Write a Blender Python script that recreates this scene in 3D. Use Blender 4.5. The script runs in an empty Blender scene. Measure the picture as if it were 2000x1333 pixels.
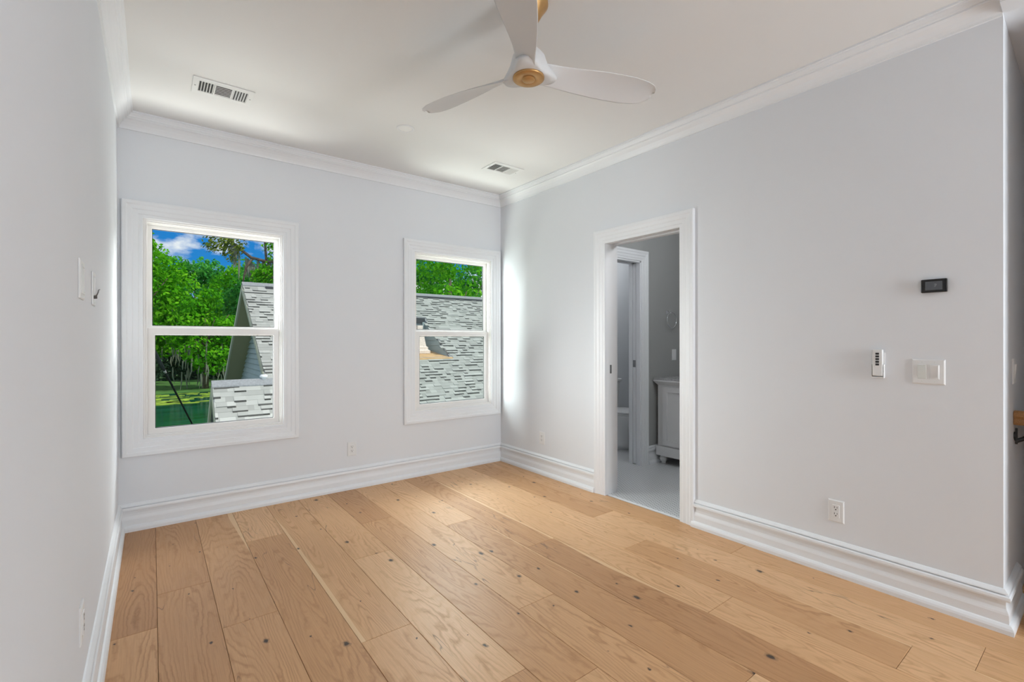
import bpy, bmesh, math, random
from mathutils import Vector, Matrix
PI = math.pi
SC = bpy.context.scene
COL = SC.collection

# ------------------------------------------------------------------ camera
CH = 1.255
YAW, PITCH, ROLL, FPX = 0.65265, -0.001057, -0.001464, 920.0
cam_d = bpy.data.cameras.new('camera'); cam = bpy.data.objects.new('camera', cam_d); COL.objects.link(cam)
_f = Vector((math.sin(YAW)*math.cos(PITCH), math.cos(YAW)*math.cos(PITCH), math.sin(PITCH)))
_r = Vector((math.cos(YAW), -math.sin(YAW), 0)); _u = _r.cross(_f)
_r2 = math.cos(ROLL)*_r + math.sin(ROLL)*_u; _u2 = -math.sin(ROLL)*_r + math.cos(ROLL)*_u
cam.matrix_world = Matrix(((_r2.x, _u2.x, -_f.x, 0), (_r2.y, _u2.y, -_f.y, 0), (_r2.z, _u2.z, -_f.z, CH), (0, 0, 0, 1)))
cam_d.sensor_width = 36.0; cam_d.lens = 36.0*FPX/2000.0
cam_d.clip_start = 0.01; cam_d.clip_end = 500
SC.camera = cam

# ------------------------------------------------------------------ room sizes
XL, XR, YB, YE, ZC = -0.177, 2.9155, 4.008, 0.327, 2.755
Y0 = -2.6            # rear wall, behind the camera
WT, WB = 0.16, 0.094  # outer wall thickness; the back wall at the window lines
HX = 4.6             # far side of the stair hall

# ------------------------------------------------------------------ sky
W = bpy.data.worlds.new('sky'); SC.world = W; W.use_nodes = True
nt = W.node_tree; N = nt.nodes; L = nt.links
for n in list(N): N.remove(n)
tc = N.new('ShaderNodeTexCoord')
sep = N.new('ShaderNodeSeparateXYZ'); L.new(tc.outputs['Generated'], sep.inputs[0])
gr = N.new('ShaderNodeValToRGB'); L.new(sep.outputs['Z'], gr.inputs[0])
gr.color_ramp.elements[0].position = 0.0; gr.color_ramp.elements[0].color = (0.03, 0.29, 0.70, 1)
gr.color_ramp.elements[1].position = 0.35; gr.color_ramp.elements[1].color = (0.008, 0.16, 0.58, 1)
mp = N.new('ShaderNodeMapping'); mp.inputs['Scale'].default_value = (1.0, 1.0, 1.9)
mp.inputs['Location'].default_value = (0.55, 0.0, 0.02)
L.new(tc.outputs['Generated'], mp.inputs[0])
cn = N.new('ShaderNodeTexNoise'); cn.inputs['Scale'].default_value = 5.5; cn.inputs['Detail'].default_value = 7; cn.inputs['Roughness'].default_value = 0.55
L.new(mp.outputs[0], cn.inputs['Vector'])
cr = N.new('ShaderNodeValToRGB'); cr.color_ramp.elements[0].position = 0.44; cr.color_ramp.elements[1].position = 0.53
L.new(cn.outputs[0], cr.inputs[0])
mx = N.new('ShaderNodeMixRGB'); mx.inputs[2].default_value = (1.0, 1.0, 1.0, 1)
L.new(cr.outputs[0], mx.inputs[0]); L.new(gr.outputs[0], mx.inputs[1])
bg = N.new('ShaderNodeBackground'); bg.inputs['Strength'].default_value = 1.0
L.new(mx.outputs[0], bg.inputs['Color'])
ow = N.new('ShaderNodeOutputWorld'); L.new(bg.outputs[0], ow.inputs[0])

# ------------------------------------------------------------------ sun and added fill lamps
def light(name, kind, loc, aim, energy, color=(1, 1, 1), size=1.0, size_y=None, spread=None):
    d = bpy.data.lights.new(name, kind); o = bpy.data.objects.new(name, d); COL.objects.link(o)
    d.energy = energy; d.color = color
    if kind == 'AREA':
        d.size = size
        if size_y: d.shape = 'RECTANGLE'; d.size_y = size_y
        if spread: d.spread = spread
    o.location = loc
    o.rotation_euler = (Vector(aim)-Vector(loc)).to_track_quat('-Z', 'Y').to_euler()
    return o
sun = light('sun', 'SUN', (12, -14, 22), (0, 0, 0), 3.0, (1.0, 0.95, 0.86)); sun.data.angle = math.radians(1.0)
# added fill lamp behind an added opening in the unseen rear wall
REAR_FILL_GAP = [(2.12, 2.86)]
for a, b in REAR_FILL_GAP:
    light('rear_fill', 'AREA', ((a+b)/2, Y0-WT-0.10, 1.40), ((a+b)/2-0.6, 2.0, 1.40), 102, (0.90, 0.965, 1.0), b-a, 1.6)
# lamps added out of view outside both windows, for sky and roof-bounced light
light('left_fill', 'AREA', (-1.75, 5.20, 1.75), (2.9, 2.8, 1.4), 245, (0.95, 0.98, 1.0), 1.75, 2.6, spread=2.0)
light('right_fill', 'AREA', (6.3, 5.75, 2.4), (1.0, 2.6, 0.5), 12, (0.95, 0.98, 1.0), 2.6, 2.2)
light('upper_fill', 'AREA', (3.10, 6.60, 3.40), (1.70, 1.6, 0.0), 235, (0.97, 0.985, 1.0), 3.0, 1.6)
for cx in (0.383, 2.358):
    light('lower_fill', 'AREA', (cx, 4.85, -0.70), (cx+0.1, 3.0, 2.75), 122, (1.0, 0.985, 0.95), 1.3, 1.0)
# unseen fill lamps added to brighten the bathroom and the toilet room behind it
light('bathroom_fill', 'POINT', (3.40, 1.75, 2.3), (3.4, 1.75, 0), 15.0, (0.96, 0.985, 1.0)).data.shadow_soft_size = 0.12
light('toilet_fill', 'POINT', (4.3, 3.55, 2.45), (4.3, 3.55, 0), 10.5, (0.96, 0.985, 1.0)).data.shadow_soft_size = 0.12

vs = SC.view_settings
SC.display_settings.display_device = 'sRGB'
vs.view_transform = 'Standard'; vs.look = 'None'; vs.gamma = 1.0; vs.use_curve_mapping = False
vs.exposure = -0.03

# ------------------------------------------------------------------ materials
def mat(name, color, rough=0.5, metal=0.0, spec=0.5):
    m = bpy.data.materials.new(name); m.use_nodes = True
    b = m.node_tree.nodes['Principled BSDF']
    b.inputs['Base Color'].default_value = (*color, 1); b.inputs['Roughness'].default_value = rough
    b.inputs['Metallic'].default_value = metal
    b.inputs['Specular IOR Level'].default_value = spec
    return m
def nodes(m): return m.node_tree.nodes, m.node_tree.links, m.node_tree.nodes['Principled BSDF']
def noisy(m, scale=8.0, amt=0.05, bump=0.0, bscale=250.0, coord='Object', stretch=(1, 1, 1)):
    """break a flat colour up a little, with fine bump"""
    n, l, b = nodes(m)
    t = n.new('ShaderNodeTexCoord'); mpn = n.new('ShaderNodeMapping'); mpn.inputs['Scale'].default_value = stretch
    l.new(t.outputs[coord], mpn.inputs[0])
    x = n.new('ShaderNodeTexNoise'); x.inputs['Scale'].default_value = scale; x.inputs['Detail'].default_value = 4
    l.new(mpn.outputs[0], x.inputs['Vector'])
    c = b.inputs['Base Color'].default_value[:3]
    r = n.new('ShaderNodeValToRGB'); r.color_ramp.elements[0].position = 0.3; r.color_ramp.elements[1].position = 0.7
    r.color_ramp.elements[0].color = (*[max(0, v*(1-amt)) for v in c], 1); r.color_ramp.elements[1].color = (*[min(1, v*(1+amt)) for v in c], 1)
    l.new(x.outputs[0], r.inputs[0]); l.new(r.outputs[0], b.inputs['Base Color'])
    if bump:
        y = n.new('ShaderNodeTexNoise'); y.inputs['Scale'].default_value = bscale; y.inputs['Detail'].default_value = 2
        l.new(mpn.outputs[0], y.inputs['Vector'])
        bp = n.new('ShaderNodeBump'); bp.inputs['Strength'].default_value = bump; bp.inputs['Distance'].default_value = 0.002
        l.new(y.outputs[0], bp.inputs['Height']); l.new(bp.outputs[0], b.inputs['Normal'])
    return m
def attr_ramp(m, attr, stops):
    """colour picked per face by a stored random value"""
    n, l, b = nodes(m)
    a = n.new('ShaderNodeAttribute'); a.attribute_name = attr
    r = n.new('ShaderNodeValToRGB'); e = r.color_ramp.elements
    while len(e) < len(stops): e.new(0.5)
    for i, (p, c) in enumerate(stops): e[i].position = p; e[i].color = (*c, 1)
    l.new(a.outputs['Fac'], r.inputs[0]); l.new(r.outputs[0], b.inputs['Base Color'])
    return r

M = {}
M['wall'] = noisy(mat('wall_paint', (0.780, 0.80, 0.834), 0.75, spec=0.25), 2.0, 0.006, 0.05, 400)
M['greywall'] = noisy(mat('grey_wall_paint', (0.38, 0.385, 0.38), 0.75, spec=0.25), 2.0, 0.006)
M['ceil'] = noisy(mat('ceiling_paint', (0.80, 0.795, 0.79), 0.9, spec=0.15), 2.0, 0.006)
M['trim'] = noisy(mat('trim_paint', (0.83, 0.845, 0.87), 0.38, spec=0.45), 3.0, 0.005)
M['vinyl'] = mat('window_vinyl', (0.86, 0.845, 0.83), 0.35)
M['plastic'] = mat('white_plastic', (0.80, 0.805, 0.81), 0.35)
M['almond'] = mat('off_white_plastic', (0.74, 0.77, 0.75), 0.35)
M['slot'] = mat('dark_slot', (0.03, 0.03, 0.032), 0.6)
M['duct'] = mat('duct_dark', (0.055, 0.055, 0.055), 0.8)
M['vent'] = mat('vent_enamel', (0.80, 0.80, 0.79), 0.4)
M['black'] = mat('black_plastic', (0.006, 0.006, 0.007), 0.25)
M['screen'] = mat('grey_screen', (0.09, 0.10, 0.115), 0.15)
M['icon'] = mat('screen_icon', (0.25, 0.26, 0.28), 0.4)
M['brass'] = noisy(mat('aged_brass', (0.54, 0.32, 0.13), 0.42, 0.8), 20, 0.12)
M['fan'] = mat('fan_white', (0.71, 0.715, 0.725), 0.45)
M['chrome'] = mat('chrome', (0.75, 0.76, 0.78), 0.12, 1.0)
M['nickel'] = mat('brushed_nickel', (0.30, 0.30, 0.31), 0.35, 0.8)
M['iron'] = mat('black_iron', (0.012, 0.012, 0.013), 0.45)
M['porcelain'] = mat('porcelain', (0.82, 0.83, 0.84), 0.08)
M['vanity'] = mat('vanity_paint', (0.72, 0.72, 0.72), 0.4)
M['counter'] = noisy(mat('grey_stone', (0.42, 0.42, 0.43), 0.25), 30, 0.25)
M['gasket'] = mat('gasket_and_lap_shade', (0.10, 0.10, 0.10), 0.7)
M['copper'] = mat('wire_sheath', (0.10, 0.09, 0.085), 0.5)
M['lens'] = mat('frosted_lens', (0.84, 0.835, 0.82), 0.5)

def glass(name, tint):
    m = bpy.data.materials.new(name); m.use_nodes = True
    n, l = m.node_tree.nodes, m.node_tree.links; n.clear()
    o = n.new('ShaderNodeOutputMaterial'); t = n.new('ShaderNodeBsdfTransparent'); g = n.new('ShaderNodeBsdfGlossy')
    t.inputs['Color'].default_value = (*tint, 1); g.inputs['Roughness'].default_value = 0.02
    fr = n.new('ShaderNodeFresnel'); fr.inputs['IOR'].default_value = 1.25
    gm = n.new('ShaderNodeNewGeometry'); iv = n.new('ShaderNodeMath'); iv.operation = 'SUBTRACT'; iv.inputs[0].default_value = 1.0; l.new(gm.outputs['Backfacing'], iv.inputs[1])
    ml = n.new('ShaderNodeMath'); ml.operation = 'MULTIPLY'; l.new(fr.outputs[0], ml.inputs[0]); l.new(iv.outputs[0], ml.inputs[1])      # thin pane: reflect at the outer skin only
    x = n.new('ShaderNodeMixShader'); l.new(ml.outputs[0], x.inputs[0]); l.new(t.outputs[0], x.inputs[1]); l.new(g.outputs[0], x.inputs[2])
    l.new(x.outputs[0], o.inputs[0]); return m
M['glass'] = glass('clear_glass', (0.98, 1.0, 0.985))
M['glass_g'] = glass('green_glass', (0.955, 1.0, 0.975))

# oak planks: one shader, every board with its own random numbers and its own grain
def oak():
    m = mat('oak_planks', (0.5, 0.3, 0.15), 0.42, spec=0.4)
    n, l, b = nodes(m)
    def math_(op, a, c=None, clamp=False):
        x = n.new('ShaderNodeMath'); x.operation = op; x.use_clamp = clamp
        for i, v in enumerate((a, c)):
            if v is None: continue
            if isinstance(v, (int, float)): x.inputs[i].default_value = v
            else: l.new(v, x.inputs[i])
        return x.outputs[0]
    def ramp(v, *st):
        r = n.new('ShaderNodeValToRGB'); e = r.color_ramp.elements
        while len(e) < len(st): e.new(0.5)
        for i, (p, c) in enumerate(st):
            e[i].position = p; e[i].color = (*c, 1) if isinstance(c, tuple) else (c, c, c, 1)
        l.new(v, r.inputs[0]); return r.outputs[0]
    def comb(x, y, z):
        c = n.new('ShaderNodeCombineXYZ')
        for i, v in enumerate((x, y, z)):
            if isinstance(v, (int, float)): c.inputs[i].default_value = v
            else: l.new(v, c.inputs[i])
        return c.outputs[0]
    def noise(vec, sc, det=2, rough=0.5, dist=0.0):
        x = n.new('ShaderNodeTexNoise'); x.inputs['Scale'].default_value = sc; x.inputs['Detail'].default_value = det
        x.inputs['Roughness'].default_value = rough; x.inputs['Distortion'].default_value = dist; l.new(vec, x.inputs['Vector']); return x.outputs[0]
    def mixc(f, a, c, mode='MIX'):
        x = n.new('ShaderNodeMixRGB'); x.blend_type = mode
        for i, v in enumerate((f, a, c)):
            if isinstance(v, (int, float)): x.inputs[i].default_value = v
            elif isinstance(v, tuple): x.inputs[i].default_value = (*v, 1)
            else: l.new(v, x.inputs[i])
        return x.outputs[0]
    uv = n.new('ShaderNodeUVMap'); uv.uv_map = 'plank'
    s = n.new('ShaderNodeSeparateXYZ'); l.new(uv.outputs[0], s.inputs[0])
    a, bb = s.outputs[0], s.outputs[1]                     # metres across, metres along
    at = n.new('ShaderNodeAttribute'); at.attribute_name = 'pr'
    sr = n.new('ShaderNodeSeparateXYZ'); l.new(at.outputs['Vector'], sr.inputs[0])
    r1, r2, r3 = sr.outputs[0], sr.outputs[1], sr.outputs[2]
    off = math_('MULTIPLY', r2, 47.0)
    ax = math_('ADD', a, off)
    P = comb(ax, math_('MULTIPLY', bb, 0.105), math_('MULTIPLY', r3, 31.0))
    # cathedral figure: contour lines of a stretched field
    f1 = noise(P, 6.5, 1.5, 0.45, 0.1)
    wob = noise(comb(ax, math_('MULTIPLY', bb, 0.5), 0.0), 42.0, 2)
    fld = math_('ADD', math_('MULTIPLY', f1, 26.0), math_('MULTIPLY', wob, 0.75))
    line = math_('FRACT', fld)
    line = ramp(line, (0.0, 0.9), (0.22, 0.2), (0.70, 0.0), (1.0, 0.8))
    # straight pores
    fine = noise(comb(math_('MULTIPLY', ax, 1.0), math_('MULTIPLY', bb, 0.022), r3), 230.0, 3, 0.6)
    fine = ramp(fine, (0.42, 0.0), (0.68, 1.0))
    broad = noise(comb(ax, math_('MULTIPLY', bb, 0.10), r1), 11.0, 3, 0.55)
    tone = ramp(r1, (0.0, (0.480, 0.250, 0.112)), (0.30, (0.590, 0.325, 0.152)), (0.62, (0.690, 0.405, 0.204)), (1.0, (0.770, 0.480, 0.262)))
    c = mixc(ramp(broad, (0.33, 0.0), (0.72, 0.62)), tone, mixc(1.0, tone, (1.12, 1.14, 1.16), 'MULTIPLY'))
    c = mixc(math_('MULTIPLY', line, math_('MULTIPLY', ramp(broad, (0.38, 0.10), (0.62, 0.70)), 1.0)), c, mixc(1.0, c, (0.56, 0.46, 0.36), 'MULTIPLY'))
    c = mixc(math_('MULTIPLY', fine, 0.28), c, mixc(1.0, c, (0.60, 0.54, 0.48), 'MULTIPLY'))
    # pale sapwood along one edge of some boards
    sap = math_('SUBTRACT', math_('MULTIPLY', noise(comb(r2, math_('MULTIPLY', bb, 0.35), r3), 2.4, 1), 0.13), 0.060)
    sapm = math_('LESS_THAN', a, math_('MULTIPLY', sap, math_('GREATER_THAN', r3, 0.66)))
    c = mixc(math_('MULTIPLY', sapm, 0.8), c, (0.80, 0.56, 0.32))
    # knots, dark at the heart with a brown halo
    v = n.new('ShaderNodeTexVoronoi'); v.voronoi_dimensions = '2D'; v.inputs['Scale'].default_value = 5.4; v.inputs['Randomness'].default_value = 1.0
    warp = math_('MULTIPLY', math_('SUBTRACT', noise(comb(ax, bb, r3), 55.0, 2), 0.5), 0.016)
    l.new(comb(math_('ADD', ax, warp), math_('ADD', math_('MULTIPLY', bb, 0.62), math_('MULTIPLY', warp, 0.8)), 0.0), v.inputs['Vector'])
    sv = n.new('ShaderNodeSeparateXYZ'); l.new(v.outputs['Color'], sv.inputs[0])
    has = math_('LESS_THAN', sv.outputs[0], 0.62)
    size = math_('ADD', math_('MULTIPLY', math_('POWER', sv.outputs[1], 2.0), 0.075), 0.022)
    q = math_('DIVIDE', v.outputs['Distance'], size)
    halo = math_('MULTIPLY', ramp(q, (0.35, 0.62), (1.0, 0.28), (1.9, 0.0)), has)
    c = mixc(halo, c, (0.22, 0.115, 0.055))
    core = math_('MULTIPLY', ramp(q, (0.42, 0.95), (0.72, 0.0)), has)
    c = mixc(core, c, (0.045, 0.030, 0.022))
    # thin dark checks
    ck = noise(comb(ax, math_('MULTIPLY', bb, 0.13), 5.0), 13.0, 2, 0.5, 0.4)
    ckm = math_('MULTIPLY', ramp(math_('ABSOLUTE', math_('SUBTRACT', ck, 0.5)), (0.0, 1.0), (0.010, 0.0)), ramp(noise(comb(ax, math_('MULTIPLY', bb, 0.7), 9.0), 3.5, 1), (0.60, 0.0), (0.68, 0.75)))
    c = mixc(ckm, c, (0.13, 0.07, 0.04))
    l.new(c, b.inputs['Base Color'])
    rg = math_('ADD', 0.40, math_('MULTIPLY', line, 0.10)); l.new(rg, b.inputs['Roughness'])
    bp = n.new('ShaderNodeBump'); bp.inputs['Strength'].default_value = 0.12; bp.inputs['Distance'].default_value = 0.001
    l.new(math_('SUBTRACT', 1.0, math_('ADD', math_('MULTIPLY', fine, 0.6), core)), bp.inputs['Height']); l.new(bp.outputs[0], b.inputs['Normal'])
    return m
M['oak'] = oak()
def rail_wood():
    m = mat('stained_oak', (0.36, 0.17, 0.055), 0.35)
    return noisy(m, 14, 0.45, coord='Object', stretch=(1.2, 30, 30))
M['rail'] = rail_wood()
M['subfloor'] = mat('board_gap', (0.17, 0.095, 0.05), 0.8)

def penny_tile():
    m = mat('hex_mosaic', (0.74, 0.75, 0.76), 0.3)
    n, l, b = nodes(m)
    t = n.new('ShaderNodeTexCoord'); dists = []
    for off in ((0.0, 0.0), (0.5, 0.5)):
        mpn = n.new('ShaderNodeMapping'); mpn.inputs['Scale'].default_value = (1/0.028, 1/(0.028*1.7320508), 1); mpn.inputs['Location'].default_value = (off[0], off[1], 0)
        l.new(t.outputs['Object'], mpn.inputs[0])
        fr = n.new('ShaderNodeVectorMath'); fr.operation = 'FRACTION'; l.new(mpn.outputs[0], fr.inputs[0])
        sb = n.new('ShaderNodeVectorMath'); sb.operation = 'SUBTRACT'; sb.inputs[1].default_value = (0.5, 0.5, 0); l.new(fr.outputs[0], sb.inputs[0])
        ml = n.new('ShaderNodeVectorMath'); ml.operation = 'MULTIPLY'; ml.inputs[1].default_value = (1, 1.7320508, 0); l.new(sb.outputs[0], ml.inputs[0])
        ln = n.new('ShaderNodeVectorMath'); ln.operation = 'LENGTH'; l.new(ml.outputs[0], ln.inputs[0]); dists.append(ln.outputs['Value'])
    mn = n.new('ShaderNodeMath'); mn.operation = 'MINIMUM'; l.new(dists[0], mn.inputs[0]); l.new(dists[1], mn.inputs[1])
    r = n.new('ShaderNodeValToRGB'); r.color_ramp.elements[0].position = 0.41; r.color_ramp.elements[0].color = (0.78, 0.79, 0.80, 1)
    r.color_ramp.elements[1].position = 0.48; r.color_ramp.elements[1].color = (0.36, 0.37, 0.38, 1)
    l.new(mn.outputs[0], r.inputs[0]); l.new(r.outputs[0], b.inputs['Base Color'])
    return m
M['tile'] = penny_tile()

# outdoors
M['shingle'] = mat('roof_shingles', (0.4, 0.4, 0.4), 0.9, spec=0.2)
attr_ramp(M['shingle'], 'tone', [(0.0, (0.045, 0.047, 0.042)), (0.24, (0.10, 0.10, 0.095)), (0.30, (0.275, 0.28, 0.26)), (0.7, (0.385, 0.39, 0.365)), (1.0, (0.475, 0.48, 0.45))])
M['ridge'] = noisy(mat('ridge_cap', (0.27, 0.28, 0.29), 0.9), 30, 0.15)
M['ridge_dark'] = mat('ridge_vent', (0.05, 0.055, 0.06), 0.8)
M['siding'] = noisy(mat('blue_grey_siding', (0.34, 0.41, 0.42), 0.7), 3, 0.06)
M['soffit'] = mat('olive_soffit', (0.33, 0.30, 0.19), 0.7)
M['fascia'] = mat('olive_fascia', (0.44, 0.44, 0.33), 0.6)
M['housebody'] = mat('house_wall', (0.30, 0.34, 0.35), 0.8)
M['tan'] = noisy(mat('tan_roofing', (0.62, 0.40, 0.20), 0.75), 5, 0.12)
M['stucco'] = noisy(mat('pale_stucco', (0.72, 0.62, 0.55), 0.85), 25, 0.12)
M['pvc'] = mat('white_pvc', (0.7, 0.72, 0.72), 0.4)
M['bark'] = noisy(mat('bark', (0.13, 0.10, 0.075), 0.9), 9, 0.4)
M['moss'] = mat('spanish_moss', (0.20, 0.23, 0.17), 0.9)
M['cable'] = mat('cable_sheath', (0.006, 0.010, 0.010), 0.9, spec=0.05)
M['grass'] = noisy(mat('grass', (0.07, 0.19, 0.03), 0.9), 0.6, 0.5)
M['algae'] = noisy(mat('floating_algae', (0.27, 0.40, 0.03), 0.8), 1.2, 0.6)
def water():
    m = mat('pond_water', (0.010, 0.10, 0.055), 0.12)
    n, l, b = nodes(m)
    t = n.new('ShaderNodeTexCoord'); mpn = n.new('ShaderNodeMapping'); mpn.inputs['Scale'].default_value = (0.25, 1.4, 1)
    l.new(t.outputs['Object'], mpn.inputs[0])
    x = n.new('ShaderNodeTexNoise'); x.inputs['Scale'].default_value = 1.3; x.inputs['Detail'].default_value = 3; l.new(mpn.outputs[0], x.inputs['Vector'])
    r = n.new('ShaderNodeValToRGB'); r.color_ramp.elements[0].position = 0.35; r.color_ramp.elements[0].color = (0.006, 0.06, 0.025, 1)
    r.color_ramp.elements[1].position = 0.7; r.color_ramp.elements[1].color = (0.014, 0.13, 0.075, 1)
    l.new(x.outputs[0], r.inputs[0]); l.new(r.outputs[0], b.inputs['Base Color'])
    bp = n.new('ShaderNodeBump'); bp.inputs['Strength'].default_value = 0.25; bp.inputs['Distance'].default_value = 0.05
    l.new(x.outputs[0], bp.inputs['Height']); l.new(bp.outputs[0], b.inputs['Normal'])
    return m
M['water'] = water()
def leaf(name, stops):
    m = bpy.data.materials.new(name); m.use_nodes = True
    n, l = m.node_tree.nodes, m.node_tree.links; n.clear()
    o = n.new('ShaderNodeOutputMaterial'); d = n.new('ShaderNodeBsdfDiffuse'); t = n.new('ShaderNodeBsdfTranslucent')
    a = n.new('ShaderNodeAttribute'); a.attribute_name = 'tone'
    r = n.new('ShaderNodeValToRGB'); e = r.color_ramp.elements
    while len(e) < len(stops): e.new(0.5)
    for i, (p, c) in enumerate(stops): e[i].position = p; e[i].color = (*c, 1)
    l.new(a.outputs['Fac'], r.inputs[0])
    for q in (d, t): l.new(r.outputs[0], q.inputs['Color'])
    x = n.new('ShaderNodeMixShader'); x.inputs[0].default_value = 0.35
    l.new(d.outputs[0], x.inputs[1]); l.new(t.outputs[0], x.inputs[2]); l.new(x.outputs[0], o.inputs[0]); return m
M['leaf_a'] = leaf('leaf_bright', [(0, (0.04, 0.22, 0.015)), (0.5, (0.11, 0.46, 0.012)), (1, (0.28, 0.68, 0.03))])
M['leaf_b'] = leaf('leaf_deep', [(0, (0.02, 0.15, 0.03)), (0.5, (0.06, 0.34, 0.05)), (1, (0.16, 0.56, 0.08))])
M['leaf_c'] = leaf('leaf_olive', [(0, (0.06, 0.10, 0.03)), (0.5, (0.16, 0.24, 0.04)), (1, (0.34, 0.40, 0.07))])

M['leaf_d'] = leaf('leaf_shade', [(0, (0.03, 0.06, 0.04)), (0.5, (0.05, 0.11, 0.06)), (1, (0.16, 0.24, 0.12))])

# ------------------------------------------------------------------ mesh helpers
def bx(bm, x0, x1, y0, y1, z0, z1):
    v = [bm.verts.new(p) for p in ((x0,y0,z0),(x1,y0,z0),(x1,y1,z0),(x0,y1,z0),(x0,y0,z1),(x1,y0,z1),(x1,y1,z1),(x0,y1,z1))]
    for f in ((0,3,2,1),(4,5,6,7),(0,1,5,4),(1,2,6,5),(2,3,7,6),(3,0,4,7)): bm.faces.new([v[i] for i in f])
    return v
def hexa(bm, pts):
    v = [bm.verts.new(p) for p in pts]
    for f in ((0,3,2,1),(4,5,6,7),(0,1,5,4),(1,2,6,5),(2,3,7,6),(3,0,4,7)): bm.faces.new([v[i] for i in f])
def prism(bm, poly, ax, a, b):
    """polygon in the two other axes, extruded along axis ax from a to b"""
    def P(p, t):
        return (t, p[0], p[1]) if ax == 0 else (p[0], t, p[1]) if ax == 1 else (p[0], p[1], t)
    A = [bm.verts.new(P(p, a)) for p in poly]; B = [bm.verts.new(P(p, b)) for p in poly]; n = len(poly)
    bm.faces.new(A); bm.faces.new(B[::-1])
    for i in range(n): bm.faces.new((A[i], A[(i+1) % n], B[(i+1) % n], B[i]))
def lathe(bm, prof, seg=32, c=(0, 0, 0), axis='z'):
    rings = []
    for r, h in prof:
        ring = []
        for i in range(seg):
            t = 2*PI*i/seg; p = (r*math.cos(t), r*math.sin(t), h) if axis == 'z' else (r*math.cos(t), h, r*math.sin(t)) if axis == 'y' else (h, r*math.cos(t), r*math.sin(t))
            ring.append(bm.verts.new((p[0]+c[0], p[1]+c[1], p[2]+c[2])))
        rings.append(ring)
    for a, b in zip(rings, rings[1:]):
        for i in range(seg): bm.faces.new((a[i], a[(i+1) % seg], b[(i+1) % seg], b[i]))
    bm.faces.new(rings[0]); bm.faces.new(rings[-1])
def tube(bm, pts, rad, seg=10):
    pts = [Vector(p) for p in pts]; rings = []
    if isinstance(rad, (int, float)): rad = [rad]*len(pts)
    up = None
    for i, p in enumerate(pts):
        d = (pts[min(i+1, len(pts)-1)]-pts[max(i-1, 0)]).normalized()
        if up is None: up = d.orthogonal().normalized()
        up = (up - d*up.dot(d)).normalized(); s = d.cross(up)
        rings.append([bm.verts.new(p+rad[i]*(math.cos(2*PI*k/seg)*up+math.sin(2*PI*k/seg)*s)) for k in range(seg)])
    for a, b in zip(rings, rings[1:]):
        for k in range(seg): bm.faces.new((a[k], a[(k+1) % seg], b[(k+1) % seg], b[k]))
    bm.faces.new(rings[0]); bm.faces.new(rings[-1])
def loft(bm, rings, cap=True):
    R = [[bm.verts.new(p) for p in r] for r in rings]; n = len(R[0])
    for a, b in zip(R, R[1:]):
        for i in range(n): bm.faces.new((a[i], a[(i+1) % n], b[(i+1) % n], b[i]))
    if cap: bm.faces.new(R[0]); bm.faces.new(R[-1])
def sweep(bm, path, prof, fmap, side=1, closed=False, only=None):
    """mitred moulding: path in 2D, prof = (offset to one side, height), fmap(u, v, h) -> point"""
    n = len(path); segs = n if closed else n-1
    P = [Vector(p) for p in path]
    def nrm(i):
        d = (P[(i+1) % n]-P[i % n]).normalized(); return Vector((d.y, -d.x))*side
    offs = []
    for i in range(n):
        if closed: a, b = nrm((i-1) % n), nrm(i)
        else: a, b = nrm(max(i-1, 0)), nrm(min(i, segs-1))
        m = a+b; offs.append(m/(m.dot(a)))
    for i in range(segs):
        if only is not None and i not in only: continue
        j = (i+1) % n; A, B = [], []
        for d, h in prof:
            p, q = P[i]+offs[i]*d, P[j]+offs[j]*d
            A.append(bm.verts.new(fmap(p.x, p.y, h))); B.append(bm.verts.new(fmap(q.x, q.y, h)))
        k = len(prof)
        for t in range(k): bm.faces.new((A[t], A[(t+1) % k], B[(t+1) % k], B[t]))
        bm.faces.new(A); bm.faces.new(B[::-1])
def slab(bm, us, vs_, holes, fmap, t0, t1):
    """a slab in the (u, v) plane from thickness t0 to t1 with rectangular holes (u0, u1, v0, v1)"""
    U = sorted(set(us) | {h[0] for h in holes} | {h[1] for h in holes}); V = sorted(set(vs_) | {h[2] for h in holes} | {h[3] for h in holes})
    U = [u for u in U if us[0] <= u <= us[-1]]; V = [v for v in V if vs_[0] <= v <= vs_[-1]]
    def solid(i, j):
        if i < 0 or j < 0 or i >= len(U)-1 or j >= len(V)-1: return False
        cu, cv = (U[i]+U[i+1])/2, (V[j]+V[j+1])/2
        return not any(h[0] < cu < h[1] and h[2] < cv < h[3] for h in holes)
    vert = {}
    def g(i, j, t):
        if (i, j, t) not in vert: vert[(i, j, t)] = bm.verts.new(fmap(U[i], V[j], t1 if t else t0))
        return vert[(i, j, t)]
    for i in range(len(U)-1):
        for j in range(len(V)-1):
            if not solid(i, j): continue
            for t in (0, 1): bm.faces.new((g(i,j,t), g(i+1,j,t), g(i+1,j+1,t), g(i,j+1,t)))
            for (di, dj, a, b) in ((-1,0,(i,j),(i,j+1)), (1,0,(i+1,j),(i+1,j+1)), (0,-1,(i,j),(i+1,j)), (0,1,(i,j+1),(i+1,j+1))):
                if not solid(i+di, j+dj): bm.faces.new((g(*a,0), g(*b,0), g(*b,1), g(*a,1)))
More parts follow.
